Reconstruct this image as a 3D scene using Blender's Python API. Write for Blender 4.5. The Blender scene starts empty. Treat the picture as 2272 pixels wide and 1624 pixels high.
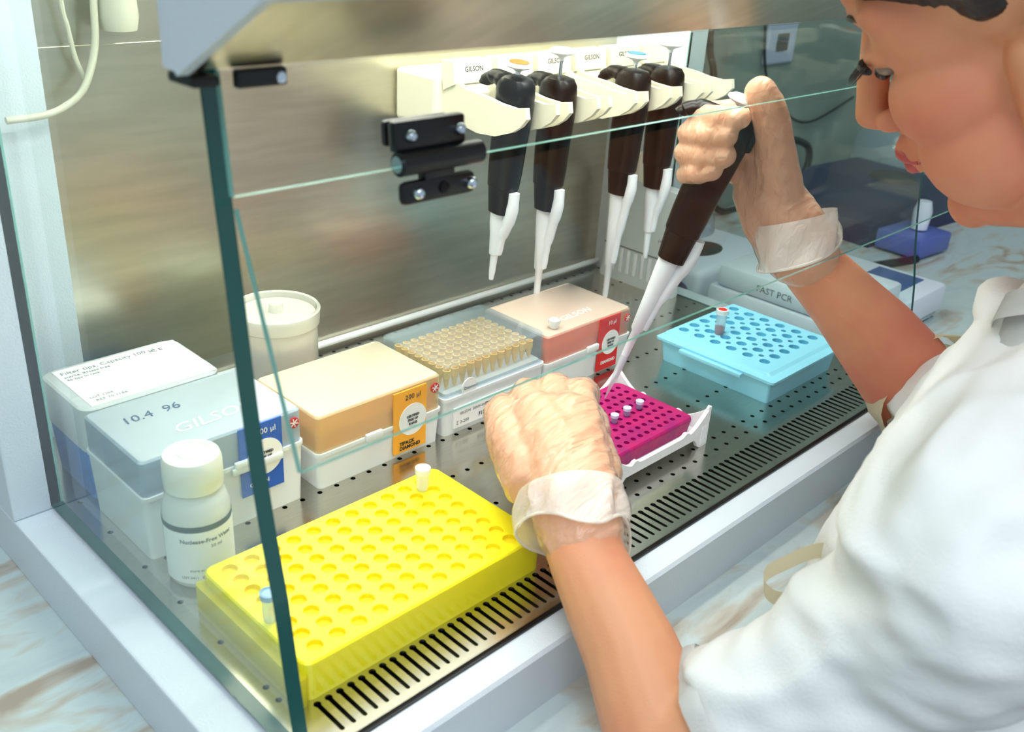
import bpy, bmesh, math, random
from mathutils import Vector, Matrix, noise
from mathutils.geometry import delaunay_2d_cdt

scn = bpy.context.scene
COL = scn.collection
random.seed(7)
PI = math.pi

# ------------------------------------------------------------------ camera
cd = bpy.data.cameras.new('camera')
cam = bpy.data.objects.new('camera', cd)
COL.objects.link(cam)
cam.matrix_world = Matrix((
    (0.7062413559, 0.2707424729, -0.6541572140, -0.2062723),
    (-0.7055827182, 0.3450036306, -0.6189712866, -0.3174641),
    (0.0581048625, 0.8987051459, 0.4346871125, 0.4116219),
    (0, 0, 0, 1)))
cd.sensor_width = 36.0
cd.lens = 34.446
cd.clip_start = 0.01
cd.clip_end = 50
cd.dof.use_dof = True
cd.dof.focus_distance = 0.80
cd.dof.aperture_fstop = 10.0
scn.camera = cam

# ------------------------------------------------------------------ light
w = bpy.data.worlds.new('room_daylight')
scn.world = w
w.use_nodes = True
wn = w.node_tree.nodes
wn['Background'].inputs[0].default_value = (0.80, 0.92, 1.0, 1)
wn['Background'].inputs[1].default_value = 0.46


def area(name, loc, target, size, energy, color, size_y=None):
    l = bpy.data.lights.new(name, 'AREA')
    l.energy = energy
    l.size = size
    if size_y:
        l.shape = 'RECTANGLE'
        l.size_y = size_y
    l.color = color
    o = bpy.data.objects.new(name, l)
    COL.objects.link(o)
    o.location = loc
    d = Vector(target) - Vector(loc)
    o.rotation_euler = d.to_track_quat('-Z', 'Y').to_euler()
    return o


area('window_light', (-0.75, -0.75, 1.9), (0.2, 0.0, 0.0), 1.3, 26, (0.86, 0.94, 1.0))
area('ceiling_light', (0.6, -0.9, 1.9), (0.4, -0.1, 0.1), 1.0, 4, (1.0, 0.95, 0.88))

vs = scn.view_settings
vs.view_transform = 'Standard'
vs.look = 'None'
vs.gamma = 1.0
vs.use_curve_mapping = False
vs.exposure = 0.22


# ------------------------------------------------------------------ materials
def srgb(r, g, b):
    f = lambda c: (c / 255 / 12.92) if c / 255 <= 0.04045 else ((c / 255 + 0.055) / 1.055) ** 2.4
    return (f(r), f(g), f(b), 1)


def mat(name, col, rough=0.5, metal=0.0, spec=0.5, bump=0.0, bscale=200, sss=0.0, coat=0.0, aniso=None, var=0.0,
        vscale=20, col2=None, vstretch=(1, 1, 1), emit=None, estr=0):
    m = bpy.data.materials.new(name)
    m.use_nodes = True
    nt = m.node_tree
    p = nt.nodes['Principled BSDF']
    p.inputs['Base Color'].default_value = col
    p.inputs['Roughness'].default_value = rough
    p.inputs['Metallic'].default_value = metal
    p.inputs['Specular IOR Level'].default_value = spec
    if sss:
        p.inputs['Subsurface Weight'].default_value = sss
        p.inputs['Subsurface Radius'].default_value = (1.0, 0.4, 0.2)
        p.inputs['Subsurface Scale'].default_value = 0.006
    if coat:
        p.inputs['Coat Weight'].default_value = coat
    if emit:
        p.inputs['Emission Color'].default_value = emit
        p.inputs['Emission Strength'].default_value = estr
    tc = nt.nodes.new('ShaderNodeTexCoord')
    if bump:
        nz = nt.nodes.new('ShaderNodeTexNoise')
        nz.inputs['Scale'].default_value = bscale
        nz.inputs['Detail'].default_value = 3
        b = nt.nodes.new('ShaderNodeBump')
        b.inputs['Strength'].default_value = bump
        b.inputs['Distance'].default_value = 0.001
        nt.links.new(tc.outputs['Object'], nz.inputs['Vector'])
        nt.links.new(nz.outputs['Fac'], b.inputs['Height'])
        nt.links.new(b.outputs['Normal'], p.inputs['Normal'])
    if var or col2:
        mp = nt.nodes.new('ShaderNodeMapping')
        mp.inputs['Scale'].default_value = vstretch
        nz = nt.nodes.new('ShaderNodeTexNoise')
        nz.inputs['Scale'].default_value = vscale
        nz.inputs['Detail'].default_value = 4
        rp = nt.nodes.new('ShaderNodeValToRGB')
        rp.color_ramp.elements[0].position = 0.35
        rp.color_ramp.elements[1].position = 0.65
        c2 = col2 if col2 else tuple(c * (1 - var) for c in col[:3]) + (1,)
        rp.color_ramp.elements[0].color = c2
        rp.color_ramp.elements[1].color = col
        nt.links.new(tc.outputs['Object'], mp.inputs['Vector'])
        nt.links.new(mp.outputs['Vector'], nz.inputs['Vector'])
        nt.links.new(nz.outputs['Fac'], rp.inputs['Fac'])
        nt.links.new(rp.outputs['Color'], p.inputs['Base Color'])
    return m


def two_sided_fresnel(nt, ior):
    """fresnel that reads the same on the back of a thin sheet"""
    g = nt.nodes.new('ShaderNodeNewGeometry')
    mr = nt.nodes.new('ShaderNodeMapRange')
    mr.inputs['To Min'].default_value = ior
    mr.inputs['To Max'].default_value = 1.0 / ior
    fr = nt.nodes.new('ShaderNodeFresnel')
    nt.links.new(g.outputs['Backfacing'], mr.inputs['Value'])
    nt.links.new(mr.outputs['Result'], fr.inputs[0])
    return fr


def frosted(name, col, alpha=0.4, trans=0.5, rough=0.3, spec=0.5, tint=None, wrinkle=0.0):
    """translucent plastic: part clear, part scattering, glossy skin"""
    m = bpy.data.materials.new(name)
    m.use_nodes = True
    nt = m.node_tree
    for n in list(nt.nodes):
        nt.nodes.remove(n)
    out = nt.nodes.new('ShaderNodeOutputMaterial')
    tr = nt.nodes.new('ShaderNodeBsdfTransparent')
    tr.inputs[0].default_value = tint or (tuple(0.55 + 0.45 * c for c in col[:3]) + (1,))
    df = nt.nodes.new('ShaderNodeBsdfDiffuse')
    df.inputs[0].default_value = col
    tl = nt.nodes.new('ShaderNodeBsdfTranslucent')
    tl.inputs[0].default_value = col
    gl = nt.nodes.new('ShaderNodeBsdfGlossy')
    gl.inputs['Roughness'].default_value = rough
    m1 = nt.nodes.new('ShaderNodeMixShader')
    m1.inputs[0].default_value = trans
    m2 = nt.nodes.new('ShaderNodeMixShader')
    m2.inputs[0].default_value = alpha
    m3 = nt.nodes.new('ShaderNodeMixShader')
    fr = two_sided_fresnel(nt, 1.0 + 0.9 * spec)
    nt.links.new(df.outputs[0], m1.inputs[1])
    nt.links.new(tl.outputs[0], m1.inputs[2])
    nt.links.new(m1.outputs[0], m2.inputs[1])
    nt.links.new(tr.outputs[0], m2.inputs[2])
    nt.links.new(m2.outputs[0], m3.inputs[1])
    nt.links.new(gl.outputs[0], m3.inputs[2])
    nt.links.new(fr.outputs[0], m3.inputs[0])
    nt.links.new(m3.outputs[0], out.inputs[0])
    if wrinkle:
        tc = nt.nodes.new('ShaderNodeTexCoord')
        mp = nt.nodes.new('ShaderNodeMapping')
        mp.inputs['Rotation'].default_value = (0.0, 0.0, -0.15)
        mp.inputs['Scale'].default_value = (0.40, 2.6, 1.6)
        nz = nt.nodes.new('ShaderNodeTexNoise')
        nz.inputs['Scale'].default_value = 62
        nz.inputs['Detail'].default_value = 2.5
        nz.inputs['Distortion'].default_value = 0.5
        bp = nt.nodes.new('ShaderNodeBump')
        bp.inputs['Strength'].default_value = wrinkle
        bp.inputs['Distance'].default_value = 0.003
        nt.links.new(tc.outputs['Object'], mp.inputs['Vector'])
        nt.links.new(mp.outputs['Vector'], nz.inputs['Vector'])
        nt.links.new(nz.outputs['Fac'], bp.inputs['Height'])
        for n_ in (df, tl, gl):
            nt.links.new(bp.outputs['Normal'], n_.inputs['Normal'])
    return m


def pane_glass(name, tint, refl=1.42):
    m = bpy.data.materials.new(name)
    m.use_nodes = True
    nt = m.node_tree
    for n in list(nt.nodes):
        nt.nodes.remove(n)
    out = nt.nodes.new('ShaderNodeOutputMaterial')
    tr = nt.nodes.new('ShaderNodeBsdfTransparent')
    tr.inputs[0].default_value = tint
    gl = nt.nodes.new('ShaderNodeBsdfGlossy')
    gl.inputs['Roughness'].default_value = 0.0
    fr = two_sided_fresnel(nt, refl)
    mx = nt.nodes.new('ShaderNodeMixShader')
    nt.links.new(fr.outputs[0], mx.inputs[0])
    nt.links.new(tr.outputs[0], mx.inputs[1])
    nt.links.new(gl.outputs[0], mx.inputs[2])
    nt.links.new(mx.outputs[0], out.inputs[0])
    return m


M = {}
M['white'] = mat('powder_coated_white', srgb(202, 212, 220), 0.45, bump=0.35, bscale=700)
M['steel'] = mat('brushed_stainless_steel', srgb(206, 204, 194), 0.20, 1.0, var=0.10, vscale=60, vstretch=(1, 14, 1))
M['steel_wall'] = mat('satin_stainless_steel', srgb(212, 207, 190), 0.30, 1.0, var=0.12, vscale=14, vstretch=(1, 1, 9))
M['steel_hood'] = mat('hood_stainless_steel', srgb(206, 200, 182), 0.34, 1.0, var=0.15, vscale=18, vstretch=(4, 1, 1))
M['dark_steel'] = mat('dark_pan_steel', srgb(70, 70, 66), 0.35, 0.9)
M['glass'] = pane_glass('pane_glass', (0.93, 0.975, 0.955, 1))
M['sash_glass'] = pane_glass('sash_glass', (0.975, 0.99, 0.985, 1), 1.35)
M['edge'] = mat('dark_green_glass_edge', srgb(0, 78, 74), 0.15, spec=0.8)
M['edge_light'] = mat('light_green_glass_edge', srgb(120, 180, 168), 0.12, spec=0.8)
M['black'] = mat('black_plastic', srgb(14, 14, 14), 0.28)
M['black_matt'] = mat('black_hinge_plastic', srgb(7, 9, 12), 0.35)
M['pip_black'] = mat('glossy_black_grip', srgb(5, 5, 5), 0.30, spec=0.25)
M['pip_low'] = mat('dark_brown_barrel', srgb(26, 21, 20), 0.4)
M['cream'] = mat('cream_plastic', srgb(236, 232, 208), 0.45)
M['pip_white'] = mat('white_polymer', srgb(240, 244, 250), 0.35)
M['chrome'] = mat('chrome', srgb(214, 226, 238), 0.12, 1.0)
M['box_white'] = mat('white_box_base', srgb(238, 241, 244), 0.35, sss=0.1)
M['paper'] = mat('white_paper', srgb(250, 250, 250), 0.7)
M['ink'] = mat('black_ink', srgb(30, 34, 34), 0.7)
M['ink_grey'] = mat('grey_ink', srgb(110, 120, 120), 0.7)
M['ink_blue'] = mat('blue_ink', srgb(70, 95, 130), 0.7)
M['ink_white'] = mat('white_ink', srgb(245, 248, 250), 0.6)
M['red'] = mat('red_label', srgb(222, 22, 22), 0.4)
M['red_seal'] = mat('dull_red_seal', srgb(196, 40, 36), 0.5)
M['blue_lab'] = mat('blue_label', srgb(22, 92, 196), 0.4)
M['orange_lab'] = mat('orange_label', srgb(255, 176, 30), 0.45)
M['lid_blue'] = frosted('frosted_lid_side_blue', srgb(214, 228, 240), 0.45, 0.2)
M['top_blue'] = frosted('frosted_lid_top_blue', srgb(224, 234, 240), 0.20, 0.2)
M['lid_orange'] = frosted('frosted_lid_side_warm', srgb(255, 242, 200), 0.66, 0.3)
M['top_orange'] = frosted('frosted_lid_top_warm', srgb(255, 248, 220), 0.20, 0.25)
M['lid_red'] = frosted('frosted_lid_side_pink', srgb(252, 226, 208), 0.74, 0.3)
M['top_red'] = frosted('frosted_lid_top_pink', srgb(252, 236, 218), 0.26, 0.25)
M['lid_clear'] = frosted('clear_lid', srgb(216, 238, 250), 0.86, 0.2, 0.06, 0.35, (0.95, 0.985, 1.0, 1))
M['lid_milky'] = frosted('milky_lid', srgb(240, 244, 244), 0.20, 0.2)
M['ins_blue'] = mat('blue_insert', srgb(84, 148, 224), 0.4)
M['ins_deep_blue'] = mat('deep_blue_base', srgb(58, 128, 214), 0.4)
M['ins_orange'] = mat('orange_insert', srgb(255, 168, 30), 0.4)
M['ins_red'] = mat('coral_insert', srgb(255, 70, 44), 0.4)
M['tip'] = mat('yellow_tip_plastic', srgb(255, 206, 96), 0.4)
M['yellow'] = mat('yellow_rack_plastic', srgb(253, 240, 34), 0.26, sss=0.25, bump=0.10, bscale=150, spec=0.6)
M['yellow_side'] = frosted('yellow_translucent_flange', srgb(250, 240, 60), 0.25, 0.5)
M['yellow_in'] = mat('yellow_well_wall', srgb(250, 228, 26), 0.5, sss=0.2)
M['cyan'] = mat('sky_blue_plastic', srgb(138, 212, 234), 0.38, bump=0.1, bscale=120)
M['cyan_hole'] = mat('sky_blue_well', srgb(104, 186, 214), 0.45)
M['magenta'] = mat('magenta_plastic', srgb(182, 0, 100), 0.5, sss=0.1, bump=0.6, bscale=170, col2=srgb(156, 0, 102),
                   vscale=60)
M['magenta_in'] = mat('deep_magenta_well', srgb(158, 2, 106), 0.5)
M['poly'] = mat('white_polystyrene', srgb(244, 246, 248), 0.55, bump=0.3, bscale=300)
M['tube'] = frosted('clear_tube', srgb(236, 244, 246), 0.62, 0.4, 0.1)
M['tube_cap'] = frosted('clear_tube_cap', srgb(248, 252, 250), 0.25, 0.2, 0.15)
M['cap_blue'] = mat('pale_blue_cap', srgb(160, 196, 226), 0.3)
M['cap_lav'] = mat('pale_lavender_cap', srgb(214, 226, 250), 0.25)
M['cap_red'] = mat('red_cap_insert', srgb(206, 40, 34), 0.4)
M['liquid'] = mat('dark_red_liquid', srgb(150, 40, 60), 0.2)
M['violet'] = mat('violet_liquid', srgb(120, 60, 190), 0.2)
M['bottle'] = frosted('milky_bottle', srgb(242, 245, 244), 0.10, 0.2, 0.25)
M['cap_white'] = mat('ribbed_white_cap', srgb(250, 250, 240), 0.4, sss=0.2)
M['jar'] = frosted('frosted_jar', srgb(244, 244, 234), 0.45, 0.2, 0.15)
M['cream_in'] = mat('cream_contents', srgb(238, 218, 176), 0.6)
M['cont'] = frosted('milky_container', srgb(232, 242, 244), 0.08, 0.2, 0.3)
M['dark_band'] = mat('slate_band', srgb(60, 84, 96), 0.5)
M['hose'] = mat('white_hose', srgb(196, 192, 172), 0.4)
M['skin'] = mat('skin', srgb(224, 158, 116), 0.5, sss=0.2, bump=0.12, bscale=600, col2=srgb(216, 124, 98), vscale=9)
M['lips'] = mat('lip_skin', srgb(196, 84, 80), 0.4, sss=0.2)
M['hair'] = mat('dark_brown_hair', srgb(32, 22, 20), 0.45, bump=0.8, bscale=300)
M['eye'] = mat('shaded_eye_white', srgb(150, 128, 118), 0.2)  # grey-brown eye white, shade under the lid is put into the colour
M['iris'] = mat('dark_iris', srgb(40, 26, 20), 0.1)
M['coat'] = mat('white_cotton_coat', srgb(240, 242, 240), 0.8, bump=0.3, bscale=500)
M['lining'] = mat('cream_cotton', srgb(240, 232, 206), 0.8)
M['glove'] = frosted('thin_latex', srgb(250, 216, 184), 0.42, 0.2, 0.27, 0.45, None, 1.0)
M['cuff'] = frosted('loose_latex_cuff', srgb(254, 250, 244), 0.34, 0.3, 0.25, 0.45, None, 0.9)
M['nail'] = mat('fingernail', srgb(240, 196, 176), 0.3)
M['dev_white'] = mat('device_white', srgb(222, 228, 240), 0.4)
M['dev_lav'] = mat('device_lavender_grey', srgb(176, 184, 206), 0.4)
M['dev_blue'] = mat('device_navy', srgb(22, 32, 76), 0.4)
M['dev_panel'] = mat('device_periwinkle', srgb(84, 100, 176), 0.35)
M['screen'] = mat('dark_blue_screen', srgb(74, 96, 150), 0.2)
M['dark'] = mat('dark_opening', srgb(52, 46, 44), 0.6)
M['clear'] = frosted('clear_dome', srgb(210, 226, 232), 0.72, 0.4, 0.06, 0.55)
M['wall'] = mat('grey_green_wall', srgb(140, 156, 146), 0.5, var=0.25, vscale=3)
M['floor'] = mat('grey_floor', srgb(150, 150, 148), 0.5)


def marble():
    m = bpy.data.materials.new('white_marble_laminate')
    m.use_nodes = True
    nt = m.node_tree
    p = nt.nodes['Principled BSDF']
    p.inputs['Roughness'].default_value = 0.32
    tc = nt.nodes.new('ShaderNodeTexCoord')
    mp = nt.nodes.new('ShaderNodeMapping')
    mp.inputs['Rotation'].default_value = (0, 0, 0.75)
    mp.inputs['Scale'].default_value = (5.0, 13, 1)
    nz = nt.nodes.new('ShaderNodeTexNoise')
    nz.inputs['Scale'].default_value = 1.9
    nz.inputs['Detail'].default_value = 6
    nz.inputs['Distortion'].default_value = 1.6
    rp = nt.nodes.new('ShaderNodeValToRGB')
    e = rp.color_ramp.elements
    e[0].position = 0.30
    e[0].color = srgb(162, 150, 136)
    e[1].position = 0.52
    e[1].color = srgb(188, 203, 203)
    k = e.new(0.41)
    k.color = srgb(182, 180, 170)
    k = e.new(0.7)
    k.color = srgb(180, 193, 196)
    nt.links.new(tc.outputs['Object'], mp.inputs['Vector'])
    nt.links.new(mp.outputs['Vector'], nz.inputs['Vector'])
    nt.links.new(nz.outputs['Fac'], rp.inputs['Fac'])
    nt.links.new(rp.outputs['Color'], p.inputs['Base Color'])
    return m


M['marble'] = marble()


# ------------------------------------------------------------------ helpers
def link(name, me, parent=None):
    o = bpy.data.objects.new(name, me)
    COL.objects.link(o)
    if parent is not None:
        o.parent = parent
    return o


def obj(name, bm, m, parent=None, smooth=False, mats=None):
    me = bpy.data.meshes.new(name)
    bmesh.ops.recalc_face_normals(bm, faces=bm.faces)
    bm.to_mesh(me)
    bm.free()
    for x in (mats or [m]):
        me.materials.append(x)
    if smooth:
        me.polygons.foreach_set('use_smooth', [True] * len(me.polygons))
        me.set_sharp_from_angle(angle=math.radians(40))
    o = link(name, me, parent)
    return o


def tag(o, label, cat, group=None, kind=None):
    if label:
        o['label'] = label
    if cat:
        o['category'] = cat
    if group:
        o['group'] = group
    if kind:
        o['kind'] = kind
    return o


def empty(name, loc, label, cat, group=None, rot=None):
    o = bpy.data.objects.new(name, None)
    o.empty_display_size = 0.02
    COL.objects.link(o)
    o.location = loc
    if rot is not None:
        o.rotation_euler = rot
    return tag(o, label, cat, group)


def copy_tree(o, parent=None):
    c = o.copy()
    COL.objects.link(c)
    c.parent = parent
    for ch in list(o.children):
        copy_tree(ch, c)
    return c


def box(bm, x0, x1, y0, y1, z0, z1, bev=0.0, seg=2, taper=0.0):
    """box, optionally bevelled; taper widens the top by that much on each side"""
    vs_ = []
    for (x, y, z) in ((x0, y0, z0), (x1, y0, z0), (x1, y1, z0), (x0, y1, z0), (x0, y0, z1), (x1, y0, z1), (x1, y1, z1),
                      (x0, y1, z1)):
        if z == z1 and taper:
            x += taper if x == x1 else -taper
            y += taper if y == y1 else -taper
        vs_.append(bm.verts.new((x, y, z)))
    fs = [bm.faces.new([vs_[i] for i in f]) for f in
          ((3, 2, 1, 0), (4, 5, 6, 7), (0, 1, 5, 4), (1, 2, 6, 5), (2, 3, 7, 6), (3, 0, 4, 7))]
    if bev:
        es = list({e for f in fs for e in f.edges})
        bmesh.ops.bevel(bm, geom=es, offset=bev, segments=seg, affect='EDGES', profile=0.5)
    return bm


def B():
    return bmesh.new()


def prism(bm, pts, axis, a, b):
    """pts: 2D polygon, extruded along axis between a and b"""
    def P(u, v, t):
        return {0: (t, u, v), 1: (u, t, v), 2: (u, v, t)}[axis]
    A = [bm.verts.new(P(u, v, a)) for u, v in pts]
    Bv = [bm.verts.new(P(u, v, b)) for u, v in pts]
    bm.faces.new(A)
    bm.faces.new(Bv[::-1])
    n = len(pts)
    side = []
    for i in range(n):
        side.append(bm.faces.new((A[i], Bv[i], Bv[(i + 1) % n], A[(i + 1) % n])))
    return side


def lathe(bm, prof, c=(0, 0, 0), seg=28, M4=None, cap=True):
    """prof: [(r,z)...] around local z at c"""
    rings = []
    mt = M4 or Matrix.Translation(c)
    for r, z in prof:
        if r < 1e-6:
            rings.append([bm.verts.new(mt @ Vector((0, 0, z)))])
        else:
            rings.append([bm.verts.new(mt @ Vector((r * math.cos(2 * PI * k / seg), r * math.sin(2 * PI * k / seg), z)))
                          for k in range(seg)])
    for A, C in zip(rings, rings[1:]):
        if len(A) == 1 and len(C) == 1:
            continue
        for k in range(seg):
            k2 = (k + 1) % seg
            if len(A) == 1:
                bm.faces.new((A[0], C[k2], C[k]))
            elif len(C) == 1:
                bm.faces.new((A[k], A[k2], C[0]))
            else:
                bm.faces.new((A[k], A[k2], C[k2], C[k]))
    if cap:
        for Rg in (rings[0], rings[-1]):
            if len(Rg) > 2:
                bm.faces.new(Rg)
    return bm


def frame(a, b, up=Vector((0, 0, 1))):
    """matrix whose z runs a->b"""
    a = Vector(a)
    z = (Vector(b) - a).normalized()
    if abs(z.dot(up)) > 0.98:
        up = Vector((0, 1, 0))
    x = up.cross(z).normalized()
    y = z.cross(x)
    m = Matrix((x, y, z)).transposed().to_4x4()
    m.translation = a
    return m


def tube(bm, pts, r, seg=12, cap=True, closed=False):
    """swept tube through points, r may be list"""
    n = len(pts)
    P = [Vector(p) for p in pts]
    rr = r if isinstance(r, (list, tuple)) else [r] * n
    t0 = (P[1] - P[0]).normalized()
    u = t0.orthogonal().normalized()
    rings = []
    for i in range(n):
        if closed:
            t = (P[(i + 1) % n] - P[i - 1]).normalized()
        elif i == 0:
            t = t0
        elif i == n - 1:
            t = (P[-1] - P[-2]).normalized()
        else:
            t = (P[i + 1] - P[i - 1]).normalized()
        u = (u - t * u.dot(t)).normalized()
        v = t.cross(u)
        rings.append([bm.verts.new(P[i] + (u * math.cos(2 * PI * k / seg) + v * math.sin(2 * PI * k / seg)) * rr[i])
                      for k in range(seg)])
    m = n if closed else n - 1
    for i in range(m):
        A, C = rings[i], rings[(i + 1) % n]
        for k in range(seg):
            k2 = (k + 1) % seg
            bm.faces.new((A[k], A[k2], C[k2], C[k]))
    if cap and not closed:
        bm.faces.new(rings[0][::-1])
        bm.faces.new(rings[-1])
    return bm


def spline(pts, n=6, closed=False):
    """catmull-rom resample"""
    P = [Vector(p) for p in pts]
    m = len(P)
    out = []
    rng = range(m) if closed else range(m - 1)
    for i in rng:
        if closed:
            a, b, c, d = P[(i - 1) % m], P[i], P[(i + 1) % m], P[(i + 2) % m]
        else:
            a, b, c, d = P[max(i - 1, 0)], P[i], P[i + 1], P[min(i + 2, m - 1)]
        for k in range(n):
            t = k / n
            out.append(0.5 * ((2 * b) + (c - a) * t + (2 * a - 5 * b + 4 * c - d) * t * t + (3 * b - a - 3 * c + d) * t ** 3))
    if not closed:
        out.append(P[-1])
    return out


def text(s, size, origin, xdir, ydir, m, parent, name='lettering', extrude=0.00006, align='LEFT', label=None, bold=0.0):
    c = bpy.data.curves.new(name, 'FONT')
    c.body = s
    c.size = size
    c.extrude = extrude
    c.offset = bold
    c.align_x = align
    c.resolution_u = 2
    t = bpy.data.objects.new(name, c)
    COL.objects.link(t)
    bpy.context.view_layer.update()
    me = bpy.data.meshes.new_from_object(t.evaluated_get(bpy.context.evaluated_depsgraph_get()))
    bpy.data.objects.remove(t)
    bpy.data.curves.remove(c)
    x = Vector(xdir).normalized()
    y = Vector(ydir).normalized()
    z = x.cross(y)
    mt = Matrix((x, y, z)).transposed().to_4x4()
    mt.translation = Vector(origin)
    me.transform(mt)
    me.materials.clear()
    me.materials.append(m)
    o = link(name, me, parent)
    if label:
        o['label'] = label
    return o


def rounded_rect(x0, x1, y0, y1, r, n=5):
    pts = []
    for (cx, cy, a0) in ((x1 - r, y0 + r, -90), (x1 - r, y1 - r, 0), (x0 + r, y1 - r, 90), (x0 + r, y0 + r, 180)):
        for k in range(n + 1):
            a = math.radians(a0 + 90 * k / n)
            pts.append((cx + r * math.cos(a), cy + r * math.sin(a)))
    return pts


def circle(cx, cy, r, n=12):
    return [(cx + r * math.cos(2 * PI * k / n), cy + r * math.sin(2 * PI * k / n)) for k in range(n)]


def plate(bm, outer, holes, z, depth, mi_wall=0, floor_z=None, mi_floor=0):
    """flat sheet with real holes and hole walls; depth = hole wall depth below z"""
    co = [Vector(p) for p in outer]
    loops = [list(range(len(outer)))]
    for h in holes:
        s = len(co)
        co += [Vector(p) for p in h]
        loops.append(list(range(s, s + len(h))))
    edges = []
    for L in loops:
        edges += [(L[i], L[(i + 1) % len(L)]) for i in range(len(L))]
    vo, eo, fo, ov, oe, of = delaunay_2d_cdt(co, edges, [], 0, 1e-7)
    hs = [(sum(p[0] for p in h) / len(h), sum(p[1] for p in h) / len(h), h) for h in holes]

    def inside(pt, poly):
        c = False
        j = len(poly) - 1
        for i in range(len(poly)):
            xi, yi = poly[i][0], poly[i][1]
            xj, yj = poly[j][0], poly[j][1]
            if (yi > pt[1]) != (yj > pt[1]) and pt[0] < (xj - xi) * (pt[1] - yi) / (yj - yi) + xi:
                c = not c
            j = i
        return c
    V = [bm.verts.new((v[0], v[1], z)) for v in vo]
    bxs = [(min(p[0] for p in h), max(p[0] for p in h), min(p[1] for p in h), max(p[1] for p in h), h) for h in holes]
    for f in fo:
        c = (sum(vo[i][0] for i in f) / len(f), sum(vo[i][1] for i in f) / len(f))
        if not inside(c, outer):
            continue
        if any(a < c[0] < b and e < c[1] < g and inside(c, h) for a, b, e, g, h in bxs):
            continue
        try:
            fc = bm.faces.new([V[i] for i in f])
            if fc.normal.z < 0:
                fc.normal_flip()
        except ValueError:
            pass
    for h in holes:
        T = [bm.verts.new((p[0], p[1], z)) for p in h]
        D = [bm.verts.new((p[0], p[1], z - depth)) for p in h]
        n = len(h)
        for i in range(n):
            f = bm.faces.new((T[i], T[(i + 1) % n], D[(i + 1) % n], D[i]))
            f.material_index = mi_wall
        if floor_z is not None:
            f = bm.faces.new(D)
            f.material_index = mi_floor
    return bm


def build_raw(name, bm, mats, parent=None, smooth=False):
    me = bpy.data.meshes.new(name)
    bm.to_mesh(me)
    bm.free()
    for x in mats:
        me.materials.append(x)
    if smooth:
        me.polygons.foreach_set('use_smooth', [True] * len(me.polygons))
    return link(name, me, parent)


# ------------------------------------------------------------------ room and bench
tag(obj('wall_back', box(B(), -2.6, 3.2, 0.56, 0.62, -0.95, 1.8), M['wall']), None, None, kind='structure')
tag(obj('wall_right', box(B(), 2.6, 2.7, -2.0, 0.56, -0.95, 1.8), M['wall']), None, None, kind='structure')
tag(obj('floor', box(B(), -2.6, 2.6, -2.0, 0.56, -1.0, -0.95), M['floor']), None, None, kind='structure')

bench = empty('lab_bench', (0, 0, -0.95), 'long laboratory bench with pale veined marble top carrying the glass cabinet', 'bench')
o = obj('worktop', box(B(), -1.6, 2.55, -0.100, 0.555, -0.09, -0.05, 0.004), M['marble'], bench)
o.location = (0, 0, 0.95)
for x in (-1.5, 2.4):
    o = obj('leg', box(B(), x - .03, x + .03, -0.08, 0.5, 0.0, 0.86), M['white'], bench)

# ------------------------------------------------------------------ the glass cabinet
W = 0.70
cab = empty('safety_cabinet', (0, 0, -0.05), 'glass-sided sterile work cabinet with white frame and perforated steel floor', 'cabinet')


def C_(name, bm, m, smooth=False, mats=None, parent=None):
    o = obj(name, bm, m, parent or cab, smooth, mats)
    if parent is None:
        o.location = (0, 0, 0.05)
    return o


# base frame: front rail, side rails
bm = B()
prism(bm, [(0.0, -0.0035), (-0.019, -0.0045), (-0.021, -0.007), (-0.021, -0.05), (0.0, -0.05)], 0, -0.034, W + 0.034)
box(bm, -0.034, 0.0, 0.0, 0.42, -0.05, -0.0035, 0.0015)
box(bm, W, W + 0.034, 0.0, 0.42, -0.05, -0.0035, 0.0015)
box(bm, -0.034, W + 0.034, 0.41, 0.44, -0.05, -0.0035, 0.0015)
C_('base_frame', bm, M['white'])
for x0, x1 in ((-0.034, 0.0), (W, W + 0.034)):
    C_('post', box(B(), x0, x1, 0.312, 0.44, -0.0035, 0.56, 0.0015), M['white'])
# steel tray
holes = []
rows = [0.0475, 0.0605, 0.1095, 0.1578, 0.2045, 0.2549, 0.3030, 0.3510, 0.3990]
for ry in rows:
    k = 0
    while 0.0085 + 0.01525 * k < W - 0.004:
        holes.append(circle(0.0085 + 0.01525 * k, ry, 0.0020, 10))
        k += 1
for k in range(83):
    x = 0.0225 + 0.00762 * k
    h = []
    for a in range(0, 9):          # round head at the back
        t = math.radians(-50 + 280 * a / 8)
        h.append((x + 0.0023 * math.cos(t), 0.0308 + 0.0023 * math.sin(t)))
    for a in range(0, 6):          # slim foot in front
        t = math.radians(180 + 180 * a / 5)
        h.append((x + 0.00135 * math.cos(t), 0.0076 + 0.00135 * math.sin(t)))
    holes.append(h)
bm = B()
plate(bm, [(0.0, 0.0012), (W, 0.0012), (W, 0.41), (0.0, 0.41)], holes, 0.0, 0.0016)
n0 = len(bm.verts)
box(bm, 0.0, W, 0.0006, 0.0030, -0.006, -0.0001)      # rolled front lip
tray = build_raw('work_tray', bm, [M['steel']], cab)
tray.location = (0, 0, 0.05)
bm = B()
box(bm, 0.001, W - 0.001, 0.0035, 0.409, -0.022, -0.014)
o = C_('drip_pan', bm, M['dark_steel'])
C_('front_gap_shade', box(B(), 0.0, W, -0.0016, 0.0006, -0.008, -0.0022), M['black'])  # black strip standing in for the shade inside the front gap
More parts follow.
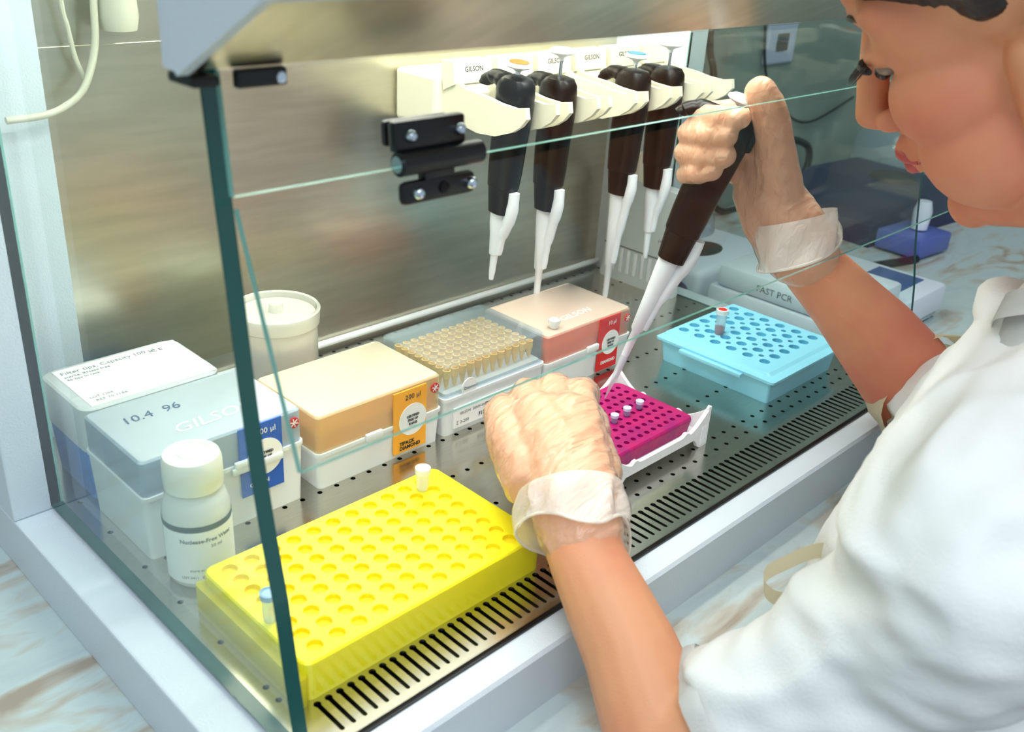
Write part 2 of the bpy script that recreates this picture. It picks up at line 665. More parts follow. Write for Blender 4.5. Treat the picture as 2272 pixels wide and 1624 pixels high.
# back panel with bead
bm = B()
box(bm, 0.0, W, 0.41, 0.4135, 0.0, 0.56)
C_('back_panel', bm, M['steel_wall'])
C_('corner_strip', box(B(), 0.0, 0.063, 0.4045, 0.41, 0.0, 0.56), M['white'])
bm = B()
tube(bm, [(0.063, 0.4065, 0.0075), (W, 0.4065, 0.0075)], 0.0034, 12)
C_('wall_bead', bm, M['box_white'], True)
bm = B()
box(bm, 0.064, W, 0.4090, 0.41, 0.2948, 0.2958, 0.0002)
C_('wall_seam', bm, M['steel_wall'])
# side panes, front edge slightly curved
prof = [(0.0045, 0.0), (0.0115, 0.045), (0.0185, 0.093), (0.0265, 0.13), (0.0325, 0.165), (0.038, 0.21), (0.042, 0.25),
        (0.0465, 0.29), (0.0515, 0.34), (0.053, 0.37)]
for x0, x1 in ((-0.0085, 0.0), (W, W + 0.0045)):
    poly = prof + [(0.053, 0.56), (0.312, 0.56), (0.312, 0.0)]
    bm = B()
    sd = prism(bm, poly, 0, x0, x1)
    for f in bm.faces:
        f.material_index = 0
    for i, f in enumerate(sd):
        f.material_index = 2 if i in (10, 11) else 1
    C_('side_pane', bm, M['glass'], mats=[M['glass'], M['edge'], M['edge_light']])
# canopy over the opening
prf = [(0.050, 0.3435), (0.040, 0.3430), (-0.022, 0.3745), (-0.026, 0.379), (-0.026, 0.56), (0.050, 0.56)]
bm = B()
sd = prism(bm, prf, 0, -0.0235, W + 0.0235)
for i, f in enumerate(sd):
    f.material_index = 1 if i in (0, 1) else 0
C_('canopy', bm, M['white'], mats=[M['white'], M['steel_hood']])
for xa, xb in ((-0.0285, -0.0235), (W + 0.0235, W + 0.0285)):
    bm = B()
    prism(bm, [(0.0345, 0.3485), (0.030, 0.3435), (-0.031, 0.3765), (-0.031, 0.562), (0.0345, 0.562)], 0, xa, xb)
    C_('end_cap', bm, M['white'])
C_('roof', box(B(), -0.034, W + 0.034, 0.050, 0.44, 0.56, 0.60, 0.002), M['white'])
for y, es in ((0.12, 33), (0.26, 17)):
    bm = B()
    tube(bm, [(0.06, y, 0.535), (W - 0.06, y, 0.535)], 0.013, 16)
    C_('lamp_tube', bm, mat('lit_fluorescent_tube', srgb(255, 255, 250), 0.4, emit=(1.0, 0.97, 0.86, 1), estr=es), True)
    C_('lamp_holder', box(B(), 0.03, W - 0.03, y - 0.016, y + 0.016, 0.549, 0.56, 0.001), M['white'])


# sash panes
def pane(name, a, b, th, x0, x1, m, me):
    a = Vector((0, a[0], a[1]))
    b = Vector((0, b[0], b[1]))
    d = (b - a).normalized()
    n = Vector((0, d.z, -d.y)) * th
    pts = [(a.y, a.z), (b.y, b.z), (b.y + n.y, b.z + n.z), (a.y + n.y, a.z + n.z)]
    bm = B()
    sd = prism(bm, pts, 0, x0, x1)
    for f in bm.faces:
        f.material_index = 1
    for i, f in enumerate(sd):
        f.material_index = 0 if i in (0, 2) else 1
    return C_(name, bm, m, mats=[m, me])


pane('upper_sash', (0.0455, 0.3415), (0.0405, 0.2915), 0.004, -0.0045, W + 0.002, M['sash_glass'], M['edge_light'])
pane('lower_sash', (0.0395, 0.2860), (0.0000, 0.1765), 0.004, -0.0035, W + 0.002, M['sash_glass'], M['edge_light'])


def hinge(xa, xb, ya, loc=None):
    """black two-leaf glass hinge seen from the front; local x along width"""
    L = xb - xa
    pt = bpy.data.objects.new('hinge', bpy.data.meshes.new('hinge'))
    bm = B()
    box(bm, 0.000, L, -0.006, 0.000, 0.0045, 0.0190, 0.0018)
    tube(bm, [(0.001, -0.006, -0.0005), (L + 0.008, -0.006, -0.0005)], 0.0058, 18)
    box(bm, L * .38, L * .82, -0.006, 0.000, -0.012, 0.004, 0.001)
    box(bm, 0.002, L + 0.005, -0.0072, -0.0015, -0.0205, -0.0092, 0.0030)
    box(bm, 0.002, L - 0.002, 0.0045, 0.0085, 0.0060, 0.0185, 0.002)
    o = obj('hinge', bm, M['black_matt'], cab, True)
    for (x, z, rr) in ((0.0085, 0.0118, 0.0031), (L - 0.005, 0.0118, 0.0031), (0.0105, -0.0148, 0.0031), (L + 0.0005, -0.0148, 0.0031)):
        s = B()
        mt = Matrix.Translation((x, -0.006 if z > 0 else -0.0072, z)) @ Matrix.Rotation(PI / 2, 4, 'X')
        lathe(s, [(0.0, 0.0030), (0.0012, 0.0030), (0.0016, 0.0036), (rr * .8, 0.0030), (rr, 0.0014), (rr, -0.001)], M4=mt, seg=18, cap=False)
        obj('screw', s, M['chrome'], o, True)
    s = B()
    lathe(s, [(0.0, 0.0018), (0.0030, 0.0008), (0.0034, -0.001)], M4=Matrix.Translation((L * .62, -0.0072, -0.0148)) @ Matrix.Rotation(PI / 2, 4, 'X'), seg=18, cap=False)
    obj('knob', s, M['pip_black'], o, True)
    s = B()
    lathe(s, [(0.0, 0.0012), (0.0040, 0.0010), (0.0040, -0.001)], M4=Matrix.Translation((0.0008, -0.006, -0.0005)) @ Matrix.Rotation(-PI / 2, 4, 'Y'), seg=18, cap=False)
    obj('pin_end', s, M['chrome'], o, True)
    return o


h = hinge(0.0770, 0.1210, 0.0395)
h.location = (0.0775, 0.0385, 0.05 + 0.2950)
h.rotation_euler = (-0.10, 0, 0)
# clamps at the sash top corner
bm = B()
box(bm, 0.0005, 0.0235, 0.0365, 0.0415, 0.3350, 0.3425, 0.0012)
box(bm, -0.0225, -0.0105, 0.030, 0.050, 0.3380, 0.3425, 0.0015)
C_('corner_clamp', bm, M['black_matt'])
bm = B()
lathe(bm, [(0, .0018), (.0022, .0014), (.0026, 0)], M4=Matrix.Translation((0.0200, 0.0368, 0.3385)) @ Matrix.Rotation(PI / 2, 4, 'X'), cap=False)
C_('clamp_screw', bm, M['chrome'], True)

# hose, cable and socket standing in for a reflection at the back left
bm = B()
tube(bm, spline([(0.105, 0.395, 0.50), (0.104, 0.395, 0.36), (0.1015, 0.395, 0.325), (0.0985, 0.395, 0.296), (0.087, 0.393, 0.270), (0.072, 0.392, 0.2585), (0.055, 0.39, 0.254), (0.03, 0.39, 0.253)], 8), 0.0026, 10)
tag(obj('reflected_hose', bm, M['hose'], None, True), 'thick white curved hose standing in for a reflection on the upper left of the steel back wall', 'hose')
bm = B()
tube(bm, spline([(0.080, 0.40, 0.50), (0.081, 0.40, 0.34), (0.0835, 0.40, 0.31), (0.086, 0.40, 0.29), (0.0905, 0.40, 0.275)], 8), 0.0017, 8)
tag(obj('power_cable', bm, M['hose'], None, True), 'thin white cable standing in for a reflection just left of the thick curved hose', 'cable')
bm = B()
lathe(bm, [(0.0, 0.0), (0.012, 0.001), (0.014, 0.010), (0.012, 0.05), (0.009, 0.07)], (0.1185, 0.396, 0.306), 18)
tag(obj('lamp_socket', bm, M['hose'], None, True), 'pale round socket standing in for a reflection beside the hoses on the back wall', 'socket')


# ------------------------------------------------------------------ tip boxes
def shell(bm, x0, x1, y0, y1, z0, z1, t=0.0012, bev=0.004):
    """open-bottomed lid shell with walls"""
    o1 = rounded_rect(x0, x1, y0, y1, bev)
    zb = z1 - 0.0015
    o2 = rounded_rect(x0 + .0015, x1 - .0015, y0 + .0015, y1 - .0015, bev)
    i1 = rounded_rect(x0 + t, x1 - t, y0 + t, y1 - t, bev)
    R = []
    for pts, z in ((i1, z0), (o1, z0), (o1, zb), (o2, z1)):
        R.append([bm.verts.new((p[0], p[1], z)) for p in pts])
    n = len(o1)
    for A, C in zip(R, R[1:]):
        for i in range(n):
            bm.faces.new((A[i], A[(i + 1) % n], C[(i + 1) % n], C[i]))
    bm.faces.new(R[-1]).material_index = 1
    # inner skin
    I = [bm.verts.new((p[0], p[1], z1 - t)) for p in i1]
    for i in range(n):
        bm.faces.new((R[0][i], I[i], I[(i + 1) % n], R[0][(i + 1) % n]))
    bm.faces.new(I[::-1]).material_index = 1
    return bm


def solid(bm, x0, x1, y0, y1, z0, z1, bev=0.004, inset=0.0):
    a = rounded_rect(x0 + inset, x1 - inset, y0 + inset, y1 - inset, bev)
    b = rounded_rect(x0, x1, y0, y1, bev)
    A = [bm.verts.new((p[0], p[1], z0)) for p in a]
    C = [bm.verts.new((p[0], p[1], z1)) for p in b]
    n = len(a)
    for i in range(n):
        bm.faces.new((A[i], A[(i + 1) % n], C[(i + 1) % n], C[i]))
    bm.faces.new(A[::-1])
    bm.faces.new(C)
    return bm


def tip_box(x0, x1, y0, y1, zs, zt, lid_m, ins_m, label, group=None, base_m=None, ins_h=0.4, latch=0.62, top_m=None):
    r = empty('tip_box', (x0, y0, 0), label, 'box', group)
    w_, d_ = x1 - x0, y1 - y0
    obj('base', solid(B(), 0, w_, 0, d_, 0.0, zs - 0.001, 0.004, 0.0015), base_m or M['box_white'], r, True)
    bm = B()
    solid(bm, -0.0009, w_ + 0.0009, -0.0009, d_ + 0.0009, zs - 0.0022, zs + 0.0006, 0.0045)
    obj('rim', bm, base_m or M['box_white'], r, True)
    obj('tip_rack', solid(B(), 0.003, w_ - 0.003, 0.003, d_ - 0.003, zs - 0.0005, zs + (zt - zs) * ins_h, 0.003), ins_m, r, True)
    obj('lid', shell(B(), 0.0004, w_ - 0.0004, 0.0004, d_ - 0.0004, zs + 0.0008, zt), lid_m, r, True, [lid_m, top_m or lid_m])
    if latch:
        bm = B()
        box(bm, w_ * latch - 0.008, w_ * latch + 0.008, -0.0035, 0.0, zs - 0.003, zs + 0.0035, 0.0012)
        obj('latch', bm, base_m or M['box_white'], r, True)
    return r


FX, UZ = (1, 0, 0), (0, 0, 1)


def box_label(r, x0, x1, z0, z1, m, l1, l2, seal, dy=-0.0014, half=False, ink=None, size=0.006):
    """coloured label on the front with round white patch, text and seal"""
    ink = ink or M['ink_white']
    lb = obj('label', box(B(), x0, x1, dy, dy + 0.0012, z0, z1), m, r)
    cx, cz = (x0 + x1) / 2 + 0.0025, z0 + (z1 - z0) * 0.50
    rr = (x1 - x0) * 0.42
    bm = B()
    lathe(bm, [(0, .0003), (rr, .0003), (rr, 0)], M4=Matrix.Translation((cx, dy - .0000, cz)) @ Matrix.Rotation(PI / 2, 4, 'X'), seg=32, cap=False)
    obj('patch', bm, M['paper'], lb)
    text(l1, size, (cx, dy - 0.0003, z1 - 0.0085), FX, UZ, ink, lb, align='CENTER')
    for i, s in enumerate(('CERTIFIED', 'FREE OF', 'RNASE')):
        text(s, 0.0028, (cx, dy - 0.0006, cz + 0.0025 - i * 0.0034), FX, UZ, M['ink'], lb, align='CENTER', bold=0.0001)
    for i, s in enumerate(l2):
        text(s, 0.0044, (cx - rr * .95, dy - 0.0003, z0 + 0.0065 - i * 0.0042), FX, UZ, ink, lb, bold=0.00015)
    if seal:
        bm = B()
        lathe(bm, [(0.0, .0003), (0.0042, .0003), (0.0042, -.0008)], M4=Matrix.Translation((seal[0], dy, seal[1])) @ Matrix.Rotation(PI / 2, 4, 'X'), seg=24, cap=False)
        s_ = obj('seal', bm, M['red_seal'], r)
        for a in (0.3, 1.35, 2.4):
            b2 = B()
            box(b2, -0.0033, 0.0033, -0.0006, 0.0, -0.0003, 0.0003)
            b2.transform(Matrix.Translation((seal[0], dy - 0.0001, seal[1])) @ Matrix.Rotation(a, 4, 'Y'))
            obj('seal_mark', b2, M['ink_white'], s_)
    return lb


tb = tip_box(0.0135, 0.1340, 0.206, 0.290, 0.0485, 0.0755, M['lid_blue'], M['ins_blue'], top_m=M['top_blue'], label= 'blue-tinted tip box with frosted lid behind the small white bottle', ins_h=0.80, latch=0.60)
box_label(tb, 0.0690, 0.1025, 0.0215, 0.0755, M['blue_lab'], '1000 \u00b5l', ['GILSON'], (0.1125, 0.0665), size=0.0062)
bm = B()
box(bm, 0.062, 0.102, -0.0034, -0.0012, 0.0425, 0.0480, 0.0010)
obj('latch', bm, M['box_white'], tb, True)
text('GILSON', 0.018, (0.036, 0.020, 0.0757), (1, 0.02, 0), (0.25, 1, 0), M['ink_white'], tb, label='raised lettering on the lid')
text('10.4  96', 0.013, (0.015, 0.052, 0.0757), (1, 0.02, 0), (0.1, 1, 0), M['ink_blue'], tb, label='handwritten note on the lid')

tb = tip_box(0.1460, 0.2660, 0.206, 0.290, 0.0305, 0.0615, M['lid_orange'], M['ins_orange'], top_m=M['top_orange'], label= 'pale yellow tip box with orange label, second in the row', ins_h=0.50, latch=0.42)
box_label(tb, 0.0700, 0.1030, 0.0045, 0.0590, M['orange_lab'], '200 \u00b5l', ['TIPACK', 'DIAMOND'], (0.1118, 0.0520), ink=M['ink'], size=0.0062)

tb = tip_box(0.2700, 0.3885, 0.206, 0.290, 0.0350, 0.0650, M['lid_clear'], M['box_white'], 'clear-lidded box of yellow tips between the orange-labelled and red-labelled boxes', ins_h=0.12, latch=0)
bm = B()
lathe(bm, [(0, .0004), (0.0085, .0004), (0.0085, -.0006)], M4=Matrix.Translation((0.027, -0.0002, 0.0400)) @ Matrix.Rotation(PI / 2, 4, 'X'), seg=30, cap=False)
lb = obj('label', bm, M['paper'], tb)
text('Diamond', 0.0040, (0.0205, -0.0009, 0.0390), FX, UZ, M['ink_blue'], lb)
lb = obj('label', box(B(), 0.010, 0.085, -0.0012, 0.0004, 0.006, 0.0245), M['paper'], tb)
text('GILSON  DIAMOND', 0.0036, (0.016, -0.0014, 0.0175), FX, UZ, M['ink_grey'], lb)
text('TOWER PACK', 0.0050, (0.046, -0.0014, 0.0165), FX, UZ, M['ink'], lb, bold=0.0001)
text('F171203', 0.0050, (0.038, -0.0014, 0.0095), FX, UZ, M['ink'], lb, bold=0.0001)
text('\u03a3 2-200', 0.0044, (0.0125, -0.0014, 0.0090), FX, UZ, M['ink_grey'], lb)

# the tips in the clear box
bm = B()
lathe(bm, [(0.0, -0.002), (0.0016, 0.0), (0.0029, 0.008), (0.0034, 0.0085), (0.0034, 0.0150), (0.0026, 0.0152), (0.0020, 0.010), (0.0, 0.009)], seg=10, cap=False)
tip0 = tag(obj('pipette_tip', bm, M['tip'], None, True), 'yellow pipette tip standing in the clear-lidded box', 'pipette tip', 'yellow tips in the clear-lidded box')
first = True
for i in range(12):
    for j in range(8):
        o = tip0 if first else tip0.copy()
        if not first:
            COL.objects.link(o)
        first = False
        o.location = (0.2700 + 0.0105 + i * 0.0089, 0.206 + 0.0105 + j * 0.0089, 0.0410)

tb = tip_box(0.3910, 0.5110, 0.206, 0.290, 0.0310, 0.0580, M['lid_red'], M['ins_red'], top_m=M['top_red'], label= 'pink-lidded tip box with red label, last in the row', ins_h=0.50, latch=0.52)
box_label(tb, 0.0715, 0.1010, 0.0030, 0.0575, M['red'], '10 \u00b5l', ['DIAMOND'], (0.1120, 0.0495), size=0.0058)
text('GILSON', 0.012, (0.040, 0.018, 0.0582), (1, 0.02, 0), (0.25, 1, 0), M['ink_white'], tb, label='raised lettering on the lid')

# rear milky box with paper label
rb = empty('filter_tip_box', (0.0155, 0.2925, 0), 'milky-lidded box with large white paper label and blue base, behind the blue-tinted tip box', 'box')
obj('base', solid(B(), 0.001, 0.105, 0.001, 0.074, 0, 0.040, 0.008, 0.002), M['ins_deep_blue'], rb, True)
obj('tip_rack', solid(B(), 0.005, 0.100, 0.005, 0.070, 0.0405, 0.0470, 0.006), M['box_white'], rb, True)
obj('lid', shell(B(), 0.0, 0.106, 0.0, 0.075, 0.0405, 0.0755, 0.0015, 0.010), M['lid_milky'], rb, True)
lb = obj('label', box(B(), 0.008, 0.103, 0.003, 0.070, 0.0755, 0.0760), M['paper'], rb)
for i, (s, sz, x, y, m_) in enumerate((('Filter tips, Capacity 100 \u00b5l', 0.0068, 0.011, 0.060, 'ink_grey'), ('sterile, RNase free', 0.0045, 0.011, 0.054, 'ink_grey'),
                                      ('96 tips in rack', 0.0042, 0.011, 0.049, 'ink_grey'), ('C E', 0.0060, 0.080, 0.058, 'ink'), ('LOT 1204', 0.004, 0.012, 0.014, 'ink_grey'),
                                      ('REF 70.1186', 0.0045, 0.014, 0.008, 'ink_grey'), ('eppi', 0.005, 0.084, 0.020, 'ink_grey'))):
    if s == 'eppi':
        continue
    text(s, sz, (x, y, 0.0761), FX, (0, 1, 0), M[m_], lb)
# ------------------------------------------------------------------ bottle, jar, corner container
bt = empty('reagent_bottle', (0.0345, 0.1775, 0), 'small white screw-cap bottle with dark ring at front left of the tip boxes', 'bottle')
obj('body', lathe(B(), [(0.0, 0.0005), (0.018, 0.0), (0.0205, 0.003), (0.0212, 0.012), (0.0212, 0.050), (0.0205, 0.056), (0.0185, 0.062), (0.0160, 0.066), (0.0150, 0.070)], seg=40, cap=False), M['bottle'], bt, True)
bm = B()
lathe(bm, [(0.0172, 0.0675), (0.0180, 0.068), (0.0182, 0.074), (0.0184, 0.0745), (0.0182, 0.086), (0.0170, 0.0895), (0.012, 0.0905), (0.0118, 0.0898), (0.0085, 0.0898), (0.0083, 0.0906), (0.0, 0.0906)], seg=48)
obj('cap', bm, M['cap_white'], bt, True)
bm = B()
lathe(bm, [(0.02135, 0.0445), (0.02145, 0.0445), (0.02145, 0.0485), (0.02135, 0.0485)], seg=48, cap=False)
obj('band', bm, M['dark_band'], bt, True)
bm = B()
seg = 28
a0, a1 = math.radians(170), math.radians(330)
va = [[bm.verts.new((rr * math.cos(a0 + (a1 - a0) * k / seg), rr * math.sin(a0 + (a1 - a0) * k / seg), z)) for k in range(seg + 1)] for rr, z in ((0.02135, 0.006), (0.02150, 0.006), (0.02150, 0.0440), (0.02135, 0.0440))]
for A, C in zip(va, va[1:]):
    for k in range(seg):
        bm.faces.new((A[k], A[k + 1], C[k + 1], C[k]))
lb = obj('label', bm, M['paper'], bt, True)


def curved_text(s, size, ang, z, r_, m, parent, bold=0):
    o = text(s, size, (0, 0, 0), (1, 0, 0), (0, 1, 0), m, parent, align='CENTER', bold=bold)
    for v in o.data.vertices:
        a = ang + v.co.x / r_
        v.co = Vector(((r_ + v.co.z) * math.cos(a), (r_ + v.co.z) * math.sin(a), z + v.co.y))
    return o


curved_text('Nuclease-Free Water', 0.0040, math.radians(258), 0.0365, 0.0216, M['ink_grey'], lb, 0.0001)
curved_text('50 ml', 0.0034, math.radians(272), 0.0318, 0.0216, M['ink_grey'], lb)
curved_text('store at room temp.', 0.0028, math.radians(255), 0.0150, 0.0216, M['ink_grey'], lb)
curved_text('LOT 0411   EXP 2016', 0.0026, math.radians(240), 0.0095, 0.0216, M['ink_grey'], lb)

jr = empty('beaker_jar', (0.1985, 0.338, 0), 'tall frosted round jar standing by the back wall behind the boxes', 'jar')
obj('body', lathe(B(), [(0.0, 0.001), (0.033, 0.001), (0.0335, 0.004), (0.0335, 0.078), (0.0355, 0.080), (0.0365, 0.092), (0.0352, 0.0935), (0.0335, 0.0925), (0.0325, 0.080), (0.0322, 0.004), (0.0, 0.003)], seg=48, cap=False), M['jar'], jr, True)
obj('contents', lathe(B(), [(0, 0.004), (0.0315, 0.004), (0.0315, 0.066), (0.0, 0.066)], seg=40, cap=False), M['cream_in'], jr, True)
obj('lid_insert', lathe(B(), [(0.0, 0.086), (0.032, 0.086), (0.0322, 0.088), (0.006, 0.0885), (0.0055, 0.096), (0.0, 0.096)], seg=40, cap=False), M['jar'], jr, True)

ct = empty('air_filter_unit', (0.690, 0.334, 0), 'milky white ribbed unit with a short neck in the back right corner', 'filter unit')
bm = B()
A = rounded_rect(-0.0090, 0.0090, -0.0500, 0.0500, 0.004)
ring = []
for z, s in ((0.0, 1.06), (0.004, 1.08), (0.012, 1.05), (0.030, 1.02), (0.045, 1.0), (0.108, 1.06), (0.110, 1.12), (0.119, 1.12), (0.122, 1.05), (0.1235, 0.7)):
    ring.append([bm.verts.new((p[0], p[1] * s, z)) for p in A])
n = len(A)
for Ra, Rb in zip(ring, ring[1:]):
    for i in range(n):
        bm.faces.new((Ra[i], Ra[(i + 1) % n], Rb[(i + 1) % n], Rb[i]))
bm.faces.new(ring[0][::-1])
bm.faces.new(ring[-1])
obj('body', bm, M['cont'], ct, True)
bm = B()
for k in range(9):
    y = -0.042 + k * 0.0105
    box(bm, -0.0108, -0.0092, y - 0.0022, y + 0.0022, 0.012, 0.041, 0.0006)
obj('ribs', bm, M['pip_white'], ct, True)
bm = B()
box(bm, -0.0100, -0.0090, -0.048, 0.048, 0.0425, 0.0437)
obj('ledge_line', bm, M['ink_grey'], ct)
obj('neck', lathe(B(), [(0.020, 0.122), (0.020, 0.130), (0.0225, 0.132), (0.0235, 0.138), (0.021, 0.1425), (0.022, 0.152), (0.020, 0.155), (0.0, 0.155)], M4=Matrix.Diagonal((0.42, 1, 1, 1)), seg=30, cap=False), M['cap_white'], ct, True)
text('14.3', 0.0055, (-0.0092, -0.028, 0.062), (0, -1, 0), UZ, M['ink'], ct)


# ------------------------------------------------------------------ racks
def tube_obj(loc, cap_m, body_m, label, r=0.0040, hb=0.010, group=None, liquid=None, ins=None, name='microtube', fit=0.002):
    t = empty(name, loc, label, 'tube', group)
    obj('body', lathe(B(), [(0.0, -fit), (r * .8, -fit), (r * .85, 0.0), (r, hb * .2), (r, hb)], seg=22, cap=False), body_m, t, True)
    obj('cap', lathe(B(), [(r * 1.0, hb), (r * 1.22, hb), (r * 1.25, hb + r * .9), (r * 1.0, hb + r * 1.0), (r * .9, hb + r * .8), (0, hb + r * .8)], seg=22), cap_m, t, True)
    if liquid:
        obj('liquid', lathe(B(), [(0.0, 0.0), (r * .8, 0.0), (r * .88, hb * .35), (0, hb * .35)], seg=18), liquid, t, True)
    if ins:
        obj('cap_insert', lathe(B(), [(0.0, hb + r * .8 + .0002), (r * .85, hb + r * .8 + .0002), (r * .85, hb + r * .92), (0, hb + r * .92)], seg=18), ins, t, True)
    return t


# yellow 88-well rack
yr = empty('tube_rack', (0.0, 0.0, 0.0), 'bright yellow tube rack with round wells in the front left of the cabinet', 'rack')
hs = []
for i in range(11):
    for j in range(8):
        hs.append(circle(0.0312 + i * 0.01535, 0.0445 + j * 0.0128, 0.0049, 18))
bm = B()
out = rounded_rect(0.0185, 0.2045, 0.0345, 0.1440, 0.006)
plate(bm, out, hs, 0.028, 0.0030, 1, True, 1)
# chamfer and sides
out2 = rounded_rect(0.0175, 0.2055, 0.0335, 0.1450, 0.0065)
out3 = rounded_rect(0.0185, 0.2065, 0.0350, 0.1440, 0.006)
T = [bm.verts.new((p[0], p[1], 0.028)) for p in out]
T2 = [bm.verts.new((p[0], p[1], 0.0268)) for p in out2]
T3 = [bm.verts.new((p[0], p[1], 0.0)) for p in out3]
n = len(out)
for A, C in ((T, T2), (T2, T3)):
    for i in range(n):
        bm.faces.new((A[i], C[i], C[(i + 1) % n], A[(i + 1) % n]))
me = build_raw('body', bm, [M['yellow'], M['yellow_in']], yr)
bm = B()
solid(bm, 0.0125, 0.0195, 0.0335, 0.1450, 0.0, 0.020, 0.0025, 0.0)
obj('end_flange', bm, M['yellow_side'], yr, True)

tube_obj((0.0240, 0.0780, 0.0285), M['cap_blue'], M['tube'], 'clear tube with pale blue cap on the left end of the yellow rack', r=0.0042, hb=0.016, fit=0.0003)
tube_obj((0.1790, 0.1265, 0.0285), M['tube_cap'], M['tube_cap'], 'translucent white capped tube on the far right corner of the yellow rack', r=0.0045, hb=0.0135, fit=0.0003)

# sky-blue rack
cr = empty('tube_box', (0.0, 0.0, 0.0), 'sky blue lidded tube box with round wells on the right of the tray', 'box')
hs = []
for i in range(6):
    for j in range(6):
        hs.append(circle(0.5650 + i * 0.0178, 0.0865 + j * 0.0186, 0.0052, 18))
for i in range(5):
    for j in range(5):
        hs.append(circle(0.5740 + i * 0.0178, 0.0957 + j * 0.0186, 0.0027, 12))
bm = B()
o_top = rounded_rect(0.5450, 0.6660, 0.0700, 0.1885, 0.003)
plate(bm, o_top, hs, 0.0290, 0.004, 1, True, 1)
rr_ = []
for x0, x1, y0, y1, z in ((0.5450, 0.6660, 0.0700, 0.1885, 0.0290), (0.5435, 0.6675, 0.0665, 0.1895, 0.0270), (0.5350, 0.6690, 0.0580, 0.1915, 0.0262), (0.5350, 0.6690, 0.0580, 0.1915, 0.0238),
                          (0.5395, 0.6640, 0.0635, 0.1885, 0.0235), (0.5430, 0.6610, 0.0655, 0.1860, 0.0)):
    rr_.append([bm.verts.new((p[0], p[1], z)) for p in rounded_rect(x0, x1, y0, y1, 0.003)])
n = len(rr_[0])
for A, C in zip(rr_, rr_[1:]):
    for i in range(n):
        bm.faces.new((A[i], C[i], C[(i + 1) % n], A[(i + 1) % n]))
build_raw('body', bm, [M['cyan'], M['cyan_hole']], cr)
bm = B()
box(bm, 0.5300, 0.5352, 0.090, 0.160, 0.0205, 0.0245, 0.001)
obj('lid_tab', bm, M['cyan'], cr, True)
tube_obj((0.5845, 0.1512, 0.0293), M['tube_cap'], M['tube'], 'clear tube with red cap insert standing on the sky blue box', r=0.0050, hb=0.0215, liquid=M['liquid'], ins=M['cap_red'], fit=0.0002)

# magenta cold block in white holder
hl = empty('cooler_holder', (0.0, 0.0, 0.0), 'white foam holder with raised corners around the magenta block', 'holder')
hx0, hx1, hy0, hy1 = 0.3080, 0.4370, 0.0590, 0.1600


def wall_profile(L, n=40, low=0.0180, hi=0.0360, arch=0.0100):
    """top and bottom outline of one scalloped side"""
    top, bot = [], []
    for i in range(n + 1):
        t = i / n
        e = min(t, 1 - t) * L
        k = max(0.0, 1 - e / 0.026)
        z = low + (hi - low) * (k ** 1.4)
        if 0.026 < e < 0.036:
            z += 0.0030 * math.sin((e - 0.026) / 0.010 * PI)
        top.append((t * L, z))
        b = 0.0
        if e > 0.012:
            b = arch * min(1, (e - 0.012) / 0.006)
        bot.append((t * L, b))
    return top, bot


bm = B()
th = 0.0035
for (ox, oy, dx, dy, L) in ((hx0, hy0, 1, 0, hx1 - hx0), (hx1 - th, hy0, 0, 1, hy1 - hy0), (hx0, hy1 - th, 1, 0, hx1 - hx0), (hx0, hy0, 0, 1, hy1 - hy0)):
    top, bot = wall_profile(L)
    V1, V2 = [], []
    for (u, zt_), (_, zb_) in zip(top, bot):
        p = Vector((ox + dx * u, oy + dy * u, 0))
        q = p + Vector((th * (1 - dx), th * (1 - dy), 0))
        V1.append((bm.verts.new(p + Vector((0, 0, zb_))), bm.verts.new(p + Vector((0, 0, zt_)))))
        V2.append((bm.verts.new(q + Vector((0, 0, zb_))), bm.verts.new(q + Vector((0, 0, zt_)))))
    for i in range(len(V1) - 1):
        a, b, c, d = V1[i], V1[i + 1], V2[i], V2[i + 1]
        bm.faces.new((a[0], b[0], b[1], a[1]))
        bm.faces.new((c[0], c[1], d[1], d[0]))
        bm.faces.new((a[1], b[1], d[1], c[1]))
        bm.faces.new((a[0], c[0], d[0], b[0]))
box(bm, hx0 + th, hx1 - th, hy0 + th, hy1 - th, 0.0100, 0.0112)
for (x, y) in ((hx1 - 0.010, hy0 - 0.0006), (hx0 + 0.004, hy0 - 0.0006)):
    for k in range(4):
        box(bm, x + k * 0.0022, x + k * 0.0022 + 0.0009, y, y + 0.0008, 0.003, 0.020)
obj('frame', bm, M['poly'], hl)
mg = empty('cooling_block', (0, 0, 0), 'magenta 96-well cooling block sitting in the white foam holder', 'block')
hs = []
for i in range(12):
    for j in range(8):
        hs.append(circle(0.3225 + i * 0.00865, 0.0775 + j * 0.00935, 0.0024, 10))
bm = B()
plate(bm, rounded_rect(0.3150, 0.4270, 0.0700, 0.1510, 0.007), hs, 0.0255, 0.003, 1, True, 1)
rr_ = []
for ins, z in ((0.0, 0.0255), (-0.0012, 0.0245), (-0.0016, 0.0225), (0.0, 0.0113)):
    rr_.append([bm.verts.new((p[0], p[1], z)) for p in rounded_rect(0.3150 + ins, 0.4270 - ins, 0.0700 + ins, 0.1510 - ins, 0.007)])
n = len(rr_[0])
for A, C in zip(rr_, rr_[1:]):
    for i in range(n):
        bm.faces.new((A[i], C[i], C[(i + 1) % n], A[(i + 1) % n]))
bm.faces.new(rr_[-1])
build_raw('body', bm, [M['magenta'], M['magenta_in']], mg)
for i, (x, y) in enumerate(((0.3660, 0.1050), (0.3835, 0.1060), (0.4015, 0.1070))):
    tube_obj((x, y, 0.0257), M['cap_lav'], M['tube'], ('front left', 'middle', 'back right')[i] + ' of three small capped tubes in the magenta block', r=0.0028, hb=0.0050, group='capped tubes in the magenta block', liquid=M['violet'], fit=0.0002)
